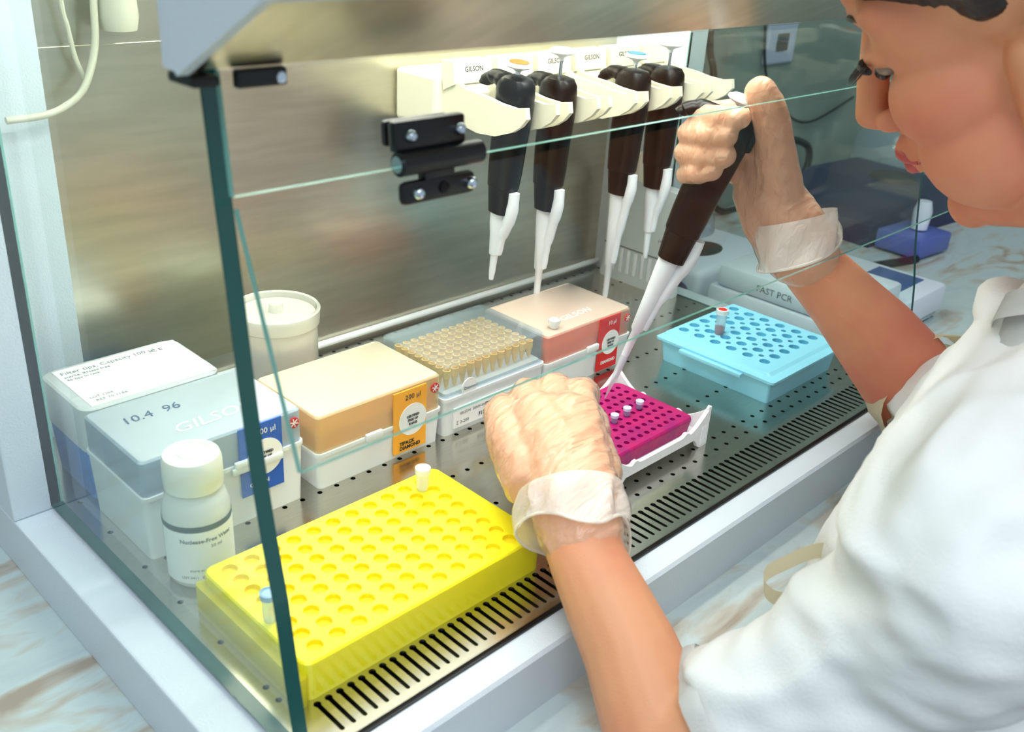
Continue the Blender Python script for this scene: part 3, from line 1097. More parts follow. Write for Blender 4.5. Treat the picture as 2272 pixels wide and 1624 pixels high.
tube_obj((0.4120, 0.2185, 0.0584), M['tube_cap'], M['tube_cap'], 'short clear capped tube standing on the pink-lidded tip box', r=0.0046, hb=0.0040, fit=0.0001)


# ------------------------------------------------------------------ pipettes
def pipette(root, Lw, knob_m, ext=0.012, long_=False, hook=True):
    """built along local -z from the knob at the origin; hook points to +y"""
    # plunger knob
    bm = B()
    lathe(bm, [(0.0, 0.0), (0.0095, 0.0), (0.0116, -0.0012), (0.0118, -0.0026), (0.0100, -0.0040), (0.0050, -0.0056), (0.0024, -0.0075), (0.0022, -0.010)], seg=30, cap=False)
    kb = obj('plunger', bm, M['pip_white'], root, True)
    bm = B()
    lathe(bm, [(0.0, 0.0008), (0.0084, 0.0008), (0.0088, -0.0004)], seg=24, cap=False)
    obj('knob_disc', bm, knob_m, kb, True)
    bm = B()
    tube(bm, [(0, 0, -0.008), (0, 0, -ext - 0.006)], 0.0016, 10)
    obj('plunger_rod', bm, M['chrome'], root, True)
    # handle: swept superellipse sections
    z0 = -ext
    secs = [(z0 + 0.001, 0.006, 0.006, 0.0), (z0 - 0.001, 0.0115, 0.0120, -0.001), (z0 - 0.006, 0.0135, 0.0165, 0.0), (z0 - 0.014, 0.0140, 0.0175, 0.0),
            (z0 - 0.024, 0.0142, 0.0170, -0.001), (z0 - 0.040, 0.0142, 0.0160, -0.001), (z0 - 0.060, 0.0140, 0.0155, 0.0), (z0 - 0.082, 0.0134, 0.0150, 0.0), (z0 - 0.098, 0.0124, 0.0140, 0.0),
            (z0 - 0.0985, 0.0118, 0.0132, 0.0), (z0 - 0.122, 0.0102, 0.0112, -0.001), (z0 - 0.1225, 0.006, 0.006, -0.001)]
    bm = B()
    rings = []
    S = 26
    for z, a, b, yo in secs:
        rg = []
        for k in range(S):
            t = 2 * PI * k / S
            c, s = math.cos(t), math.sin(t)
            e = 0.75
            rg.append(bm.verts.new((a * math.copysign(abs(c) ** e, c), yo + b * math.copysign(abs(s) ** e, s), z)))
        rings.append(rg)
    for A, C in zip(rings, rings[1:]):
        for k in range(S):
            bm.faces.new((A[k], A[(k + 1) % S], C[(k + 1) % S], C[k]))
    bm.faces.new(rings[0])
    bm.faces.new(rings[-1][::-1])
    obj('handle', bm, M['pip_black'], root, True)
    # finger hook
    bm = B()
    tube(bm, spline([(0, 0.008, z0 - 0.008), (0, 0.018, z0 - 0.0045), (0, 0.028, z0 - 0.006), (0, 0.036, z0 - 0.013), (0, 0.038, z0 - 0.017)], 5), [0.0095] * 5 + [0.0085] * 5 + [0.007] * 5 + [0.0055] * 5 + [0.0035], 14)
    bmesh.ops.scale(bm, vec=(1.15, 1, 0.75), verts=bm.verts[:], space=Matrix.Translation((0, 0, -(z0 - 0.01))))
    obj('finger_hook', bm, M['pip_black'], root, True)
    # white nozzle
    zs = z0 - 0.121
    bm = B()
    lathe(bm, [(0.0085, zs), (0.0082, zs - 0.012), (0.0066, zs - Lw * .35), (0.0052, zs - Lw * .62), (0.0036, zs - Lw * .64), (0.0030, zs - Lw * .90), (0.0022, zs - Lw), (0.0, zs - Lw)], seg=20)
    obj('nozzle', bm, M['pip_white'], root, True)
    # ejector arm beside the nozzle
    bm = B()
    pts = [(0.0, -0.0145, z0 - 0.100), (0.0, -0.0150, z0 - 0.114), (0.0, -0.0115, zs - 0.012), (0.0, -0.0070, zs - Lw * .36), (0.0, -0.0050, zs - Lw * .60)]
    tube(bm, spline(pts, 4), [0.0052] * 4 + [0.0058] * 4 + [0.0048] * 4 + [0.0036] * 4 + [0.0032], 12)
    obj('ejector', bm, M['pip_white'], root, True)
    return root


M['knob_orange'] = mat('orange_knob_disc', srgb(244, 112, 40), 0.4)
M['knob_blue'] = mat('steel_blue_knob_disc', srgb(60, 130, 170), 0.4)
PX0, PP = 0.4100, 0.0535
specs = [(0, 'knob_orange', 0.070, 0.012, 'black pipette with orange knob hanging leftmost in the cream rack', 0.10),
         (1, 'pip_white', 0.100, 0.024, 'black pipette with raised white knob, second from left in the cream rack', 0.04),
         (3, 'knob_blue', 0.125, 0.015, 'black pipette with blue-topped knob hanging third from left in the cream rack', 0.03),
         (4, 'pip_white', 0.080, 0.024, 'black pipette with raised white knob hanging rightmost in the cream rack', 0.0)]
hz = [0.2825, 0.2905, 0.2800, 0.2880]
for (k, km, Lw, ext, lab, tilt), z in zip(specs, hz):
    p = empty('pipette', (PX0 + PP * k, 0.280, z), lab, 'pipette', 'pipettes hanging in the cream rack')
    p.rotation_euler = (tilt, 0, 0)
    pipette(p, Lw, M[km], ext)

rk = empty('pipette_rack', (0, 0, 0), 'cream wall rack with six forked slots holding black pipettes', 'rack')
bm = B()
box(bm, PX0 - 0.030, PX0 + PP * 5 + 0.026, 0.352, 0.409, 0.215, 0.262, 0.004)
obj('mounting_bar', bm, M['cream'], rk)
cheek = [(0.3395, 0.2745), (0.3365, 0.2600), (0.326, 0.2555), (0.312, 0.2538), (0.297, 0.2526), (0.280, 0.2500), (0.262, 0.2490), (0.2495, 0.2515), (0.2475, 0.2425), (0.2540, 0.2350), (0.264, 0.2285), (0.284, 0.2215), (0.306, 0.2200), (0.330, 0.2235), (0.354, 0.2300), (0.352, 0.2745)]
for k in range(6):
    x = PX0 + PP * k
    hd = bpy.data.objects.new('holder', None)
    hd.empty_display_size = 0.01
    bm = B()
    for s in (-1, 1):
        c = x + s * 0.0185
        prism(bm, cheek, 0, c - 0.0025, c + 0.0025)
    # inner curved saddle and back plate
    prism(bm, [(0.338, 0.2560), (0.356, 0.2740), (0.362, 0.2280), (0.330, 0.2240), (0.330, 0.2480)], 0, x - 0.0170, x + 0.0170)
    prism(bm, [(0.3375, 0.2755), (0.3350, 0.2570), (0.3500, 0.2500), (0.3535, 0.2755)], 0, x - 0.0232, x + 0.0232)
    hd = obj('holder', bm, M['cream'], rk)
    if k in (0, 2, 3, 4):
        text('GILSON', 0.0064, (x - 0.010, 0.3363, 0.2665), (1, 0, 0), (0, 0.13, 0.99), M['ink'], hd, bold=0.0001)

# held pipette
kn = Vector((0.4299, 0.0703, 0.2877))
tp = Vector((0.3922, 0.1369, 0.0262))
zax = (kn - tp).normalized()
yax = Vector((-0.5, 0.75, 0.25))
yax = (yax - zax * yax.dot(zax)).normalized()
xax = yax.cross(zax)
hp = empty('pipette', kn, 'black and white pipette held in the gloved right hand over the magenta block', 'pipette')
mt = Matrix((xax, yax, zax)).transposed().to_4x4()
hp.rotation_euler = mt.to_euler()
pipette(hp, 0.110, M['pip_white'], 0.012)
Lt = (kn - tp).length
bm = B()
z1 = -0.012 - 0.117 - 0.108
lathe(bm, [(0.0034, z1 + 0.010), (0.0036, z1 + 0.008), (0.0030, z1 - 0.008), (0.0014, -Lt + 0.010), (0.0005, -Lt), (0.0, -Lt)], seg=16, cap=False)
obj('disposable_tip', bm, M['tube'], hp, True)
bm = B()
box(bm, -0.004, 0.002, -0.0165, -0.0125, -0.045, -0.030, 0.001)
obj('volume_window', bm, M['knob_orange'], hp)
bm = B()
box(bm, -0.006, 0.006, -0.021, -0.010, -0.036, -0.018, 0.003)
obj('ejector_button', bm, M['pip_black'], hp, True)

# coiled clear hose loop behind the sash (thin transparent tubing)
bm = B()
tube(bm, spline([(0.520, 0.400, 0.24), (0.532, 0.400, 0.225), (0.538, 0.400, 0.195), (0.536, 0.400, 0.15), (0.526, 0.400, 0.10)], 8), 0.0012, 8)
tag(obj('clear_tubing', bm, M['tube'], None, True), 'thin clear tubing hanging on the grey back wall between the pipettes', 'tubing')

# ------------------------------------------------------------------ devices on the bench right of the cabinet
dv = empty('mini_centrifuge', (0.86, 0.40, -0.05), 'white benchtop device with dark oval opening, outside the right pane', 'centrifuge')
bm = B()
box(bm, -0.09, 0.09, -0.10, 0.10, 0.0, 0.056, 0.010, 3)
obj('body', bm, M['dev_white'], dv, True)
bm = B()
lathe(bm, [(0, .0012), (1, .0012), (1, 0)], M4=Matrix.Translation((-0.010, -0.045, 0.056)) @ Matrix.Diagonal((0.034, 0.024, 1, 1)), seg=30)
obj('rotor_opening', bm, M['dark'], dv)
bm = B()
lathe(bm, [(0, .001), (1, .001), (1, -.001)], M4=Matrix.Translation((-0.0905, -0.070, 0.030)) @ Matrix.Rotation(-PI / 2, 4, 'Y') @ Matrix.Diagonal((0.008, 0.015, 1, 1)), seg=26)
obj('badge', bm, M['ink_blue'], dv)
bm = B()
lathe(bm, [(0.055, 0.056), (0.053, 0.076), (0.042, 0.096), (0.020, 0.106), (0.0, 0.108)], (0.040, 0.035, 0), 30, cap=False)
obj('dome', bm, M['clear'], dv, True)

tc_ = empty('thermal_cycler', (0.885, 0.19, -0.05), 'flat white thermal cycler with two blue displays, outside the cabinet under the right arm', 'instrument')
bm = B()
box(bm, -0.120, 0.135, -0.095, 0.095, 0.014, 0.050, 0.006, 2)
obj('body', bm, M['dev_white'], tc_, True)
bm = B()
for z in (0.0, 0.007):
    box(bm, -0.112, 0.130, -0.090, 0.088, z, z + 0.0045, 0.001)
obj('cooling_fins', bm, M['chrome'], tc_)
for (x0, x1, y0, y1) in ((0.035, 0.118, -0.070, -0.010), (0.020, 0.080, 0.010, 0.050)):
    obj('display', box(B(), x0, x1, y0, y1, 0.050, 0.0512), M['screen'], tc_)
bm = B()
box(bm, -0.118, 0.010, -0.088, 0.085, 0.050, 0.078, 0.006, 2)
obj('heated_lid', bm, M['dev_lav'] if False else M['dev_white'], tc_, True)
obj('lid_grip', box(B(), -0.06, -0.02, -0.060, 0.010, 0.078, 0.080), M['black'], tc_)
text('FAST PCR', 0.011, (-0.1185, 0.030, 0.060), (0, -1, 0), UZ, M['ink_grey'], tc_)

bd = empty('dry_block_heater', (1.36, 0.40, -0.05), 'navy blue instrument with round dial and square socket beyond the gloved wrist', 'instrument')
bd.rotation_euler = (0, 0, -0.1)
bm = B()
prism(bm, [(-0.13, 0.0), (0.16, 0.0), (0.16, 0.060), (0.02, 0.060), (-0.13, 0.035)], 1, -0.12, 0.10)
obj('body', bm, M['dev_blue'], bd)
bm = B()
box(bm, -0.125, -0.035, -0.200, -0.125, 0.004, 0.034, 0.004)
obj('front_panel', bm, M['dev_panel'], bd, True)
bm = B()
lathe(bm, [(0, .006), (0.034, .006), (0.040, 0)], (0.080, -0.02, 0.060), 26)
obj('dial', bm, M['dark'], bd, True)
bm = B()
box(bm, -0.134, -0.129, -0.05, 0.0, 0.004, 0.032, 0.002)
f_ = obj('socket_frame', bm, M['dev_white'], bd)
obj('socket', box(B(), -0.136, -0.1335, -0.042, -0.008, 0.008, 0.028), M['dark'], f_)
bm = B()
lathe(bm, [(0.0, 0.0), (0.012, 0.002), (0.014, 0.03), (0.010, 0.045), (0.0, 0.046)], (-0.075, -0.165, 0.034), 16)
obj('indicator_knob', bm, M['dev_white'], bd, True)

bm = B()
tube(bm, [(1.115, 0.245, -0.044), (1.215, 0.215, -0.044)], 0.006, 12)
mk = tag(obj('marker_pen', bm, M['black'], None, True), 'black marker pen with red end lying on the bench', 'pen')
bm = B()
tube(bm, [(1.0975, 0.25, -0.044), (1.115, 0.245, -0.044)], 0.0061, 12)
obj('pen_end', bm, M['cap_red'], mk, True)

bk = empty('clear_beaker', (1.66, 0.47, -0.05), 'clear rounded beaker near the wall, seen below the nose', 'beaker')
obj('body', lathe(B(), [(0.0, 0.0), (0.075, 0.0), (0.082, 0.03), (0.080, 0.075), (0.06, 0.115), (0.03, 0.135), (0.026, 0.16)], seg=36, cap=False), M['clear'], bk, True)

# wall fittings and cables
sk = empty('wall_socket', (1.31, 0.56, 0.215), 'pale wall socket plate high on the grey wall', 'socket')
obj('plate', box(B(), -0.045, 0.045, -0.008, 0.0, -0.035, 0.035, 0.004), M['dev_lav'], sk)
obj('recess', box(B(), -0.018, 0.018, -0.0095, -0.007, -0.014, 0.014, 0.002), M['dark'], sk)
bm = B()
tube(bm, spline([(1.062, 0.53, 0.42), (1.064, 0.53, 0.2427), (1.085, 0.53, 0.19), (1.100, 0.53, 0.1423), (1.115, 0.53, 0.02), (1.16, 0.53, -0.04), (1.25, 0.53, -0.045)], 8), 0.0055, 10)
tag(obj('power_cable', bm, M['black'], None, True), 'black cable hanging straight down behind the cabinet post', 'cable')
bm = B()
tube(bm, spline([(1.30, 0.54, 0.06), (1.365, 0.53, 0.0521), (1.425, 0.53, 0.03), (1.430, 0.53, -0.01), (1.39, 0.53, -0.036), (1.46, 0.50, -0.0425), (1.52, 0.495, -0.0425), (1.565, 0.49, -0.0425)], 8), 0.0065, 10)
tag(obj('power_cable', bm, M['black'], None, True), 'thick black cable looping down to the bench with a plug end', 'cable')
bm = B()
tube(bm, spline([(1.24, 0.555, 0.30), (1.27, 0.55, 0.17), (1.35, 0.55, 0.10), (1.45, 0.55, 0.07), (1.60, 0.55, 0.10)], 8), 0.0025, 8)
tag(obj('power_cable', bm, M['black'], None, True), 'thin dark cable drooping across the grey wall', 'cable')


# ------------------------------------------------------------------ person
def capsule(bm, a, ra, b, rb, seg=16, ends=(True, True)):
    a, b = Vector(a), Vector(b)
    d = b - a
    L = d.length
    if L < 1e-6:
        return
    mt = frame(a, b)
    prof = []
    if ends[0]:
        for k in range(5):
            t = PI / 2 * (1 - k / 5)
            prof.append((ra * math.cos(t), -ra * math.sin(t)))
    prof.append((ra, 0.0))
    prof.append((rb, L))
    if ends[1]:
        for k in range(1, 6):
            t = PI / 2 * k / 5
            prof.append((rb * math.cos(t) if k < 5 else 0.0, L + rb * math.sin(t)))
    lathe(bm, prof, M4=mt, seg=seg)


def chain(bm, pts, infl=0.0, ends=(True, True)):
    for i in range(len(pts) - 1):
        a, b = pts[i], pts[i + 1]
        capsule(bm, a[:3], a[3] + infl, b[:3], b[3] + infl, ends=(ends[0] or i > 0, ends[1] or i < len(pts) - 2))


def ellipsoid(bm, c, r, mt=None):
    m4 = Matrix.Translation(c) @ Matrix.Diagonal((r[0], r[1], r[2], 1))
    if mt is not None:
        m4 = mt @ m4
    bmesh.ops.create_icosphere(bm, subdivisions=3, radius=1.0, matrix=m4)


def remesh(bm, voxel, smooth_it, name='tmp', factor=0.5):
    me = bpy.data.meshes.new(name)
    bm.to_mesh(me)
    bm.free()
    o = bpy.data.objects.new(name, me)
    COL.objects.link(o)
    r = o.modifiers.new('r', 'REMESH')
    r.mode = 'VOXEL'
    r.voxel_size = voxel
    r.use_smooth_shade = True
    s = o.modifiers.new('s', 'SMOOTH')
    s.iterations = smooth_it
    s.factor = factor
    bpy.context.view_layer.update()
    dg = bpy.context.evaluated_depsgraph_get()
    out = bpy.data.meshes.new_from_object(o.evaluated_get(dg))
    bpy.data.objects.remove(o)
    bpy.data.meshes.remove(me)
    return out


R_FING = {
    'index': [(0.4571, 0.0576, 0.2597, 0.0105), (0.4617, 0.0898, 0.2706, 0.0085), (0.4373, 0.1076, 0.2685, 0.0076), (0.4155, 0.0969, 0.271, 0.0072), (0.4046, 0.0742, 0.2751, 0.006999999999999999), (0.4101, 0.0599, 0.2768, 0.0066)],
    'middle': [(0.461, 0.0549, 0.2479, 0.0105), (0.4621, 0.0906, 0.257, 0.0085), (0.434, 0.1121, 0.2546, 0.008), (0.4124, 0.1014, 0.2575, 0.0076), (0.4012, 0.0793, 0.262, 0.0073999999999999995), (0.4062, 0.0656, 0.264, 0.007)],
    'ring': [(0.4658, 0.052, 0.2306, 0.0105), (0.4644, 0.0895, 0.2412, 0.0085), (0.4343, 0.1131, 0.2387, 0.008), (0.4129, 0.1025, 0.242, 0.0076), (0.4024, 0.0799, 0.2468, 0.0073999999999999995), (0.408, 0.0656, 0.2488, 0.007)],
    'pinky': [(0.4674, 0.0521, 0.2144, 0.0105), (0.4666, 0.0887, 0.2247, 0.0085), (0.4373, 0.1116, 0.2223, 0.007200000000000001), (0.416, 0.1011, 0.2259, 0.0068000000000000005), (0.4027, 0.083, 0.233, 0.0066), (0.4057, 0.0729, 0.2369, 0.006200000000000001)],
    'thumb': [(0.4713, 0.0486, 0.2111, 0.0165), (0.454, 0.0501, 0.2447, 0.014), (0.4412, 0.0508, 0.2701, 0.0122), (0.4336, 0.0527, 0.2844, 0.011), (0.4274, 0.0562, 0.2938, 0.01)],
    'palm': [(0.4879, 0.0294, 0.1673, 0.0255), (0.4809, 0.0411, 0.1896, 0.024), (0.47, 0.0562, 0.213, 0.0205), (0.467, 0.0631, 0.2367, 0.016)],
    'palm2': [(0.4891, 0.036, 0.167, 0.0255), (0.4763, 0.0575, 0.1898, 0.021), (0.4671, 0.0701, 0.2101, 0.016)],
}
R_ARM = [(0.4879, 0.0294, 0.1673, 0.025), (0.4956, 0.0256, 0.1573, 0.0245), (0.5225, 0.0058, 0.1282, 0.029), (0.5558, -0.0133, 0.0936, 0.036), (0.5828, -0.0325, 0.061, 0.0405), (0.6033, -0.0509, 0.0311, 0.0405)]
L_HAND = {
    'palm': [(0.1949, -0.0065, 0.0549, 0.0245), (0.2062, 0.0131, 0.0652, 0.0262), (0.23, 0.0486, 0.0711, 0.029), (0.2423, 0.0756, 0.0774, 0.024)],
    'palmb': [(0.2106, 0.0086, 0.0655, 0.024), (0.2362, 0.0433, 0.0729, 0.026), (0.2571, 0.0617, 0.08, 0.022)],
    'index': [(0.2282, 0.0342, 0.0663, 0.02), (0.2632, 0.0596, 0.077, 0.0155), (0.2875, 0.0816, 0.0849, 0.0115), (0.3093, 0.094, 0.0757, 0.0098), (0.3221, 0.1014, 0.0594, 0.0085)],
    'middle': [(0.2265, 0.0432, 0.0697, 0.02), (0.2558, 0.0734, 0.0808, 0.0152), (0.2772, 0.0968, 0.0865, 0.011), (0.3, 0.1104, 0.0758, 0.0095), (0.317, 0.1163, 0.0569, 0.0082)],
    'ring': [(0.2159, 0.0474, 0.0666, 0.02), (0.24, 0.0822, 0.0789, 0.0148), (0.2597, 0.1072, 0.0842, 0.0107), (0.2797, 0.1211, 0.0743, 0.009), (0.296, 0.1264, 0.0558, 0.008)],
    'pinky': [(0.205, 0.0472, 0.0659, 0.019), (0.2171, 0.0812, 0.0751, 0.0135), (0.234, 0.1068, 0.0795, 0.0102), (0.2509, 0.1206, 0.0716, 0.0086), (0.2659, 0.1263, 0.0563, 0.0075)],
    'thumb': [(0.2207, 0.0087, 0.0577, 0.018), (0.2476, 0.0279, 0.0634, 0.0155), (0.2697, 0.0513, 0.0656, 0.013), (0.2925, 0.0729, 0.0663, 0.0115)],
}
L_ARM = [(0.1949, -0.0065, 0.0549, 0.024), (0.1879, -0.0182, 0.0461, 0.024), (0.183, -0.0399, 0.0308, 0.0265), (0.1759, -0.0681, 0.012, 0.029), (0.1672, -0.0902, -0.0048, 0.031), (0.16, -0.1093, -0.0199, 0.0325)]
CUFF_L = [(0.1701, 0.0139, 0.0697), (0.1725, -0.0019, 0.0783), (0.1757, -0.0169, 0.0802), (0.187, -0.0268, 0.0785), (0.206, -0.0266, 0.0751), (0.2221, -0.0234, 0.0533), (0.2287, -0.0189, 0.0283), (0.2243, -0.0056, 0.0129), (0.2142, 0.0091, 0.0094), (0.1991, 0.0228, 0.02), (0.1829, 0.0287, 0.0317), (0.1714, 0.028, 0.0501)]
CUFF_L0 = [(0.2135, 0.0221, 0.0661)]

ROLL = -8.0
HF, HL, HU = Vector((-0.090, 0.883, -0.461)).normalized(), Vector((-0.954, -0.210, -0.214)), Vector((-0.286, 0.421, 0.861))
HL = (HL - HF * HL.dot(HF)).normalized()
HU = HF.cross(HL)
HM = Matrix((HF, HL, HU)).transposed().to_4x4()
HM.translation = Vector((0.4360, -0.1115, 0.3718))
# slight roll of the head about the sight line towards the tube
_nose = HM @ Vector((0.1185, 0, -0.03))
_ax = Vector((0.654157, 0.618971, -0.434687))
HM = Matrix.Translation(_nose) @ Matrix.Rotation(math.radians(ROLL), 4, _ax) @ Matrix.Translation(-_nose) @ HM
HM = HM @ Matrix.Scale(1.045, 4)


def hp_(p):
    return HM @ Vector(p)


NECK = [(0.4900, -0.1650, 0.257, 0.043), (0.4552, -0.1870, 0.2110, 0.044), (0.4337, -0.1997, 0.162, 0.046)]
UP_L = [(0.16, -0.1093, -0.0199, 0.0325), (0.1810, -0.1290, 0.0030, 0.0300), (0.2100, -0.1600, 0.0330, 0.0280), (0.2400, -0.2000, 0.0790, 0.030)]
UP_R = [(0.6033, -0.0509, 0.0311, 0.040), (0.5758, -0.0894, 0.0499, 0.034), (0.5371, -0.1432, 0.0761, 0.040)]
TORSO = [(0.517, -0.148, 0.0852, 0.062), (0.4060, -0.1720, 0.0690, 0.077), (0.332, -0.1831, 0.0327, 0.083), (0.3113, -0.2049, -0.0295, 0.1)]
TORSO2 = [(0.5499, -0.1215, 0.1264, 0.034), (0.4653, -0.1706, 0.1131, 0.075), (0.2450, -0.2130, 0.1250, 0.068)]


def head_shapes(bm):
    E = lambda c, r: ellipsoid(bm, c, r, HM)
    def Cp(a, ra, b, rb):
        capsule(bm, hp_(a), ra * 1.045, hp_(b), rb * 1.045)
    E((-0.012, 0, 0.045), (0.094, 0.074, 0.082))
    E((0.030, 0, 0.048), (0.060, 0.062, 0.055))
    E((0.030, 0, -0.022), (0.054, 0.057, 0.078))
    for s in (-1, 1):
        Cp((0.080, 0.006 * s, 0.034), 0.0115, (0.058, 0.044 * s, 0.036), 0.0160)
        E((0.040, 0.040 * s, 0.020), (0.034, 0.022, 0.040))
        E((0.047, 0.037 * s, -0.026), (0.037, 0.027, 0.034))
        E((0.043, 0.034 * s, -0.064), (0.040, 0.029, 0.042))
        Cp((0.064, 0.008 * s, -0.109), 0.018, (0.008, 0.046 * s, -0.106), 0.0235)
        Cp((0.070, 0.004 * s, -0.105), 0.0165, (0.004, 0.050 * s, -0.078), 0.0175)
        Cp((0.004, 0.050 * s, -0.070), 0.0175, (-0.004, 0.056 * s, -0.02), 0.018)
        E((0.094, 0.0125 * s, -0.0355), (0.0105, 0.0075, 0.0080))
        E((-0.024, 0.072 * s, -0.002), (0.015, 0.005, 0.028))
        Cp((0.090, 0.016 * s, -0.0625), 0.0058, (0.0975, 0.004 * s, -0.0580), 0.0070)
        Cp((0.088, 0.016 * s, -0.0680), 0.0058, (0.0955, 0.003 * s, -0.0715), 0.0072)
        E((0.0690, 0.031 * s, 0.0130), (0.0165, 0.0190, 0.0110))
    E((0.076, 0, -0.111), (0.017, 0.021, 0.017))
    E((0.070, 0, -0.060), (0.0265, 0.029, 0.030))
    Cp((0.082, 0, 0.018), 0.0085, (0.107, 0, -0.026), 0.0095)
    Cp((0.095, 0, -0.005), 0.0100, (0.108, 0, -0.030), 0.0100)
    Cp((0.108, 0, -0.030), 0.0105, (0.092, 0, -0.044), 0.0070)


pr = empty('person', (0.40, -0.30, -0.95), 'person in a white coat and thin gloves bending over the cabinet, face turned away', 'person')
PO = Vector((0.40, -0.30, -0.95))
bm = B()
head_shapes(bm)
chain(bm, NECK)
capsule(bm, hp_((-0.02, 0, -0.01)), 0.052, NECK[0][:3], 0.044)
chain(bm, TORSO, -0.02)
chain(bm, TORSO2, -0.014)
chain(bm, UP_L)
chain(bm, UP_R)
chain(bm, L_ARM)
chain(bm, R_ARM)
for k, c in list(R_FING.items()) + list(L_HAND.items()):
    chain(bm, c)
me = remesh(bm, 0.0020, 8)
me.materials.clear()
me.materials.append(M['skin'])
body = link('body', me, pr)
body.location = -PO


def child(name, bm, m, smooth=True, parent=None, mats=None):
    o = obj(name, bm, m, parent or pr, smooth, mats)
    if parent is None:
        o.location = -PO
    return o


for nm in ('index', 'middle', 'ring', 'pinky'):
    a, b = Vector(R_FING[nm][-2][:3]), Vector(R_FING[nm][-1][:3])
    d = (b - a).normalized()
    view = Vector((-0.654, -0.619, 0.435))
    n_ = (view - d * view.dot(d)).normalized()
    n_ = (n_ + Vector((0, 0, 0.25))).normalized()
    rr = R_FING[nm][-1][3]
    y_ = n_.cross(d).normalized()
    mt_ = Matrix((d, y_, n_)).transposed().to_4x4()
    mt_.translation = b + n_ * rr * 0.86 - d * 0.001
    bm = B()
    ellipsoid(bm, (0, 0, 0), (0.0056, 0.0042, 0.0016), mt_)
    child('fingernail', bm, M['nail'])
# hair: shell over the skull with hairline and sideburns
bm = B()
ellipsoid(bm, (-0.018, 0, 0.057), (0.099, 0.080, 0.084), HM)
ellipsoid(bm, (-0.055, 0, 0.02), (0.062, 0.072, 0.070), HM)
for s in (-1, 1):
    capsule(bm, hp_((0.006, 0.066 * s, 0.046)), 0.016, hp_((0.010, 0.0635 * s, 0.020)), 0.0095)
    capsule(bm, hp_((0.054, 0.046 * s, 0.066)), 0.0235, hp_((0.016, 0.058 * s, 0.050)), 0.0235)
capsule(bm, hp_((0.062, 0.03, 0.092)), 0.022, hp_((0.062, -0.03, 0.092)), 0.022)
me = remesh(bm, 0.0035, 6)
HI = HM.inverted()
for v, nn in zip(me.vertices, [Vector(q.vector) for q in me.vertex_normals]):
    l = HI @ v.co
    v.co += nn * 0.0004 * math.sin(l.x * 260 + 30 * noise.noise(l * 30))
me.materials.clear()
me.materials.append(M['hair'])
hr = link('hair', me, pr)
hr.location = -PO
# eyes, lashes, brows, lips, nostril
for s in (-1, 1):
    bm = B()
    ellipsoid(bm, (0.0715, 0.031 * s, 0.0035), (0.0105, 0.0110, 0.0068), HM)
    ey = child('eye', bm, M['eye'])
    bm = B()
    ellipsoid(bm, (0.0790, 0.031 * s, 0.0005), (0.0052, 0.0052, 0.0052), HM)
    child('iris', bm, M['iris'], True, ey)
    bm = B()
    pts = [hp_((0.0878 - 0.014 * t * t, (0.020 + 0.024 * (t + .45)) * s, 0.0100 - 0.0035 * t * t)) for t in [-.45, -.2, 0, .25, .5, .75]]
    tube(bm, pts, [0.0010, .0018, .0026, .0030, .0030, .0018], 8)  # thick dark lash line doubles as the shadow of the upper lid
    for k in range(9):
        t = -0.3 + k * 0.13
        a = hp_((0.0880 - 0.014 * t * t, (0.020 + 0.024 * (t + .45)) * s, 0.0112))
        b = hp_((0.0975 - 0.012 * t * t, (0.019 + 0.027 * (t + .45)) * s, 0.0062))
        tube(bm, [a, (a + b) / 2 - Vector((0, 0, 0.0005)), b], [0.0007, 0.0006, 0.0002], 5)
    child('lashes_and_lid_shade', bm, M['hair'])
    bm = B()
    pts = [hp_((0.0880, 0.012 * s, 0.0320)), hp_((0.0845, 0.024 * s, 0.0360)), hp_((0.0770, 0.038 * s, 0.0365)), hp_((0.0650, 0.050 * s, 0.0310))]
    tube(bm, spline(pts, 4), [0.0022] * 8 + [0.0018] * 4 + [0.001], 8)
    child('eyebrow', bm, M['hair'])
bm = B()
for (z, x, r_) in ((-0.0605, 0.1005, 0.0048), (-0.0700, 0.0985, 0.0052)):
    pts = [hp_((x - 0.0115, -0.021, -0.065)), hp_((x - 0.0020, -0.010, z)), hp_((x + 0.0005, 0, z + 0.0005)), hp_((x - 0.0020, 0.010, z)), hp_((x - 0.0115, 0.021, -0.065))]
    tube(bm, spline(pts, 4), [0.0015, .0025, .0035, r_, r_, r_, r_, r_ * 1.05, r_ * 1.1, r_ * 1.05, r_, r_, r_, r_, .0035, .0025, .0015], 10)
child('lips', bm, M['lips'])


# coat -------------------------------------------------------------
def fold(me, amp, freq, stretch, seed=0.0):
    off = Vector((seed, seed * 1.7, -seed))
    nrm = [Vector(q.vector) for q in me.vertex_normals]
    for v, nn in zip(me.vertices, nrm):
        p = Vector((v.co.x * stretch[0], v.co.y * stretch[1], v.co.z * stretch[2])) * freq + off
        n1 = noise.noise(p)
        n2 = noise.noise(p * 2.3 + Vector((5, 1, 2)))
        ridge = (1 - abs(n1) * 2.2)
        v.co += nn * amp * (ridge * 0.6 + n2 * 0.45 - 0.25)


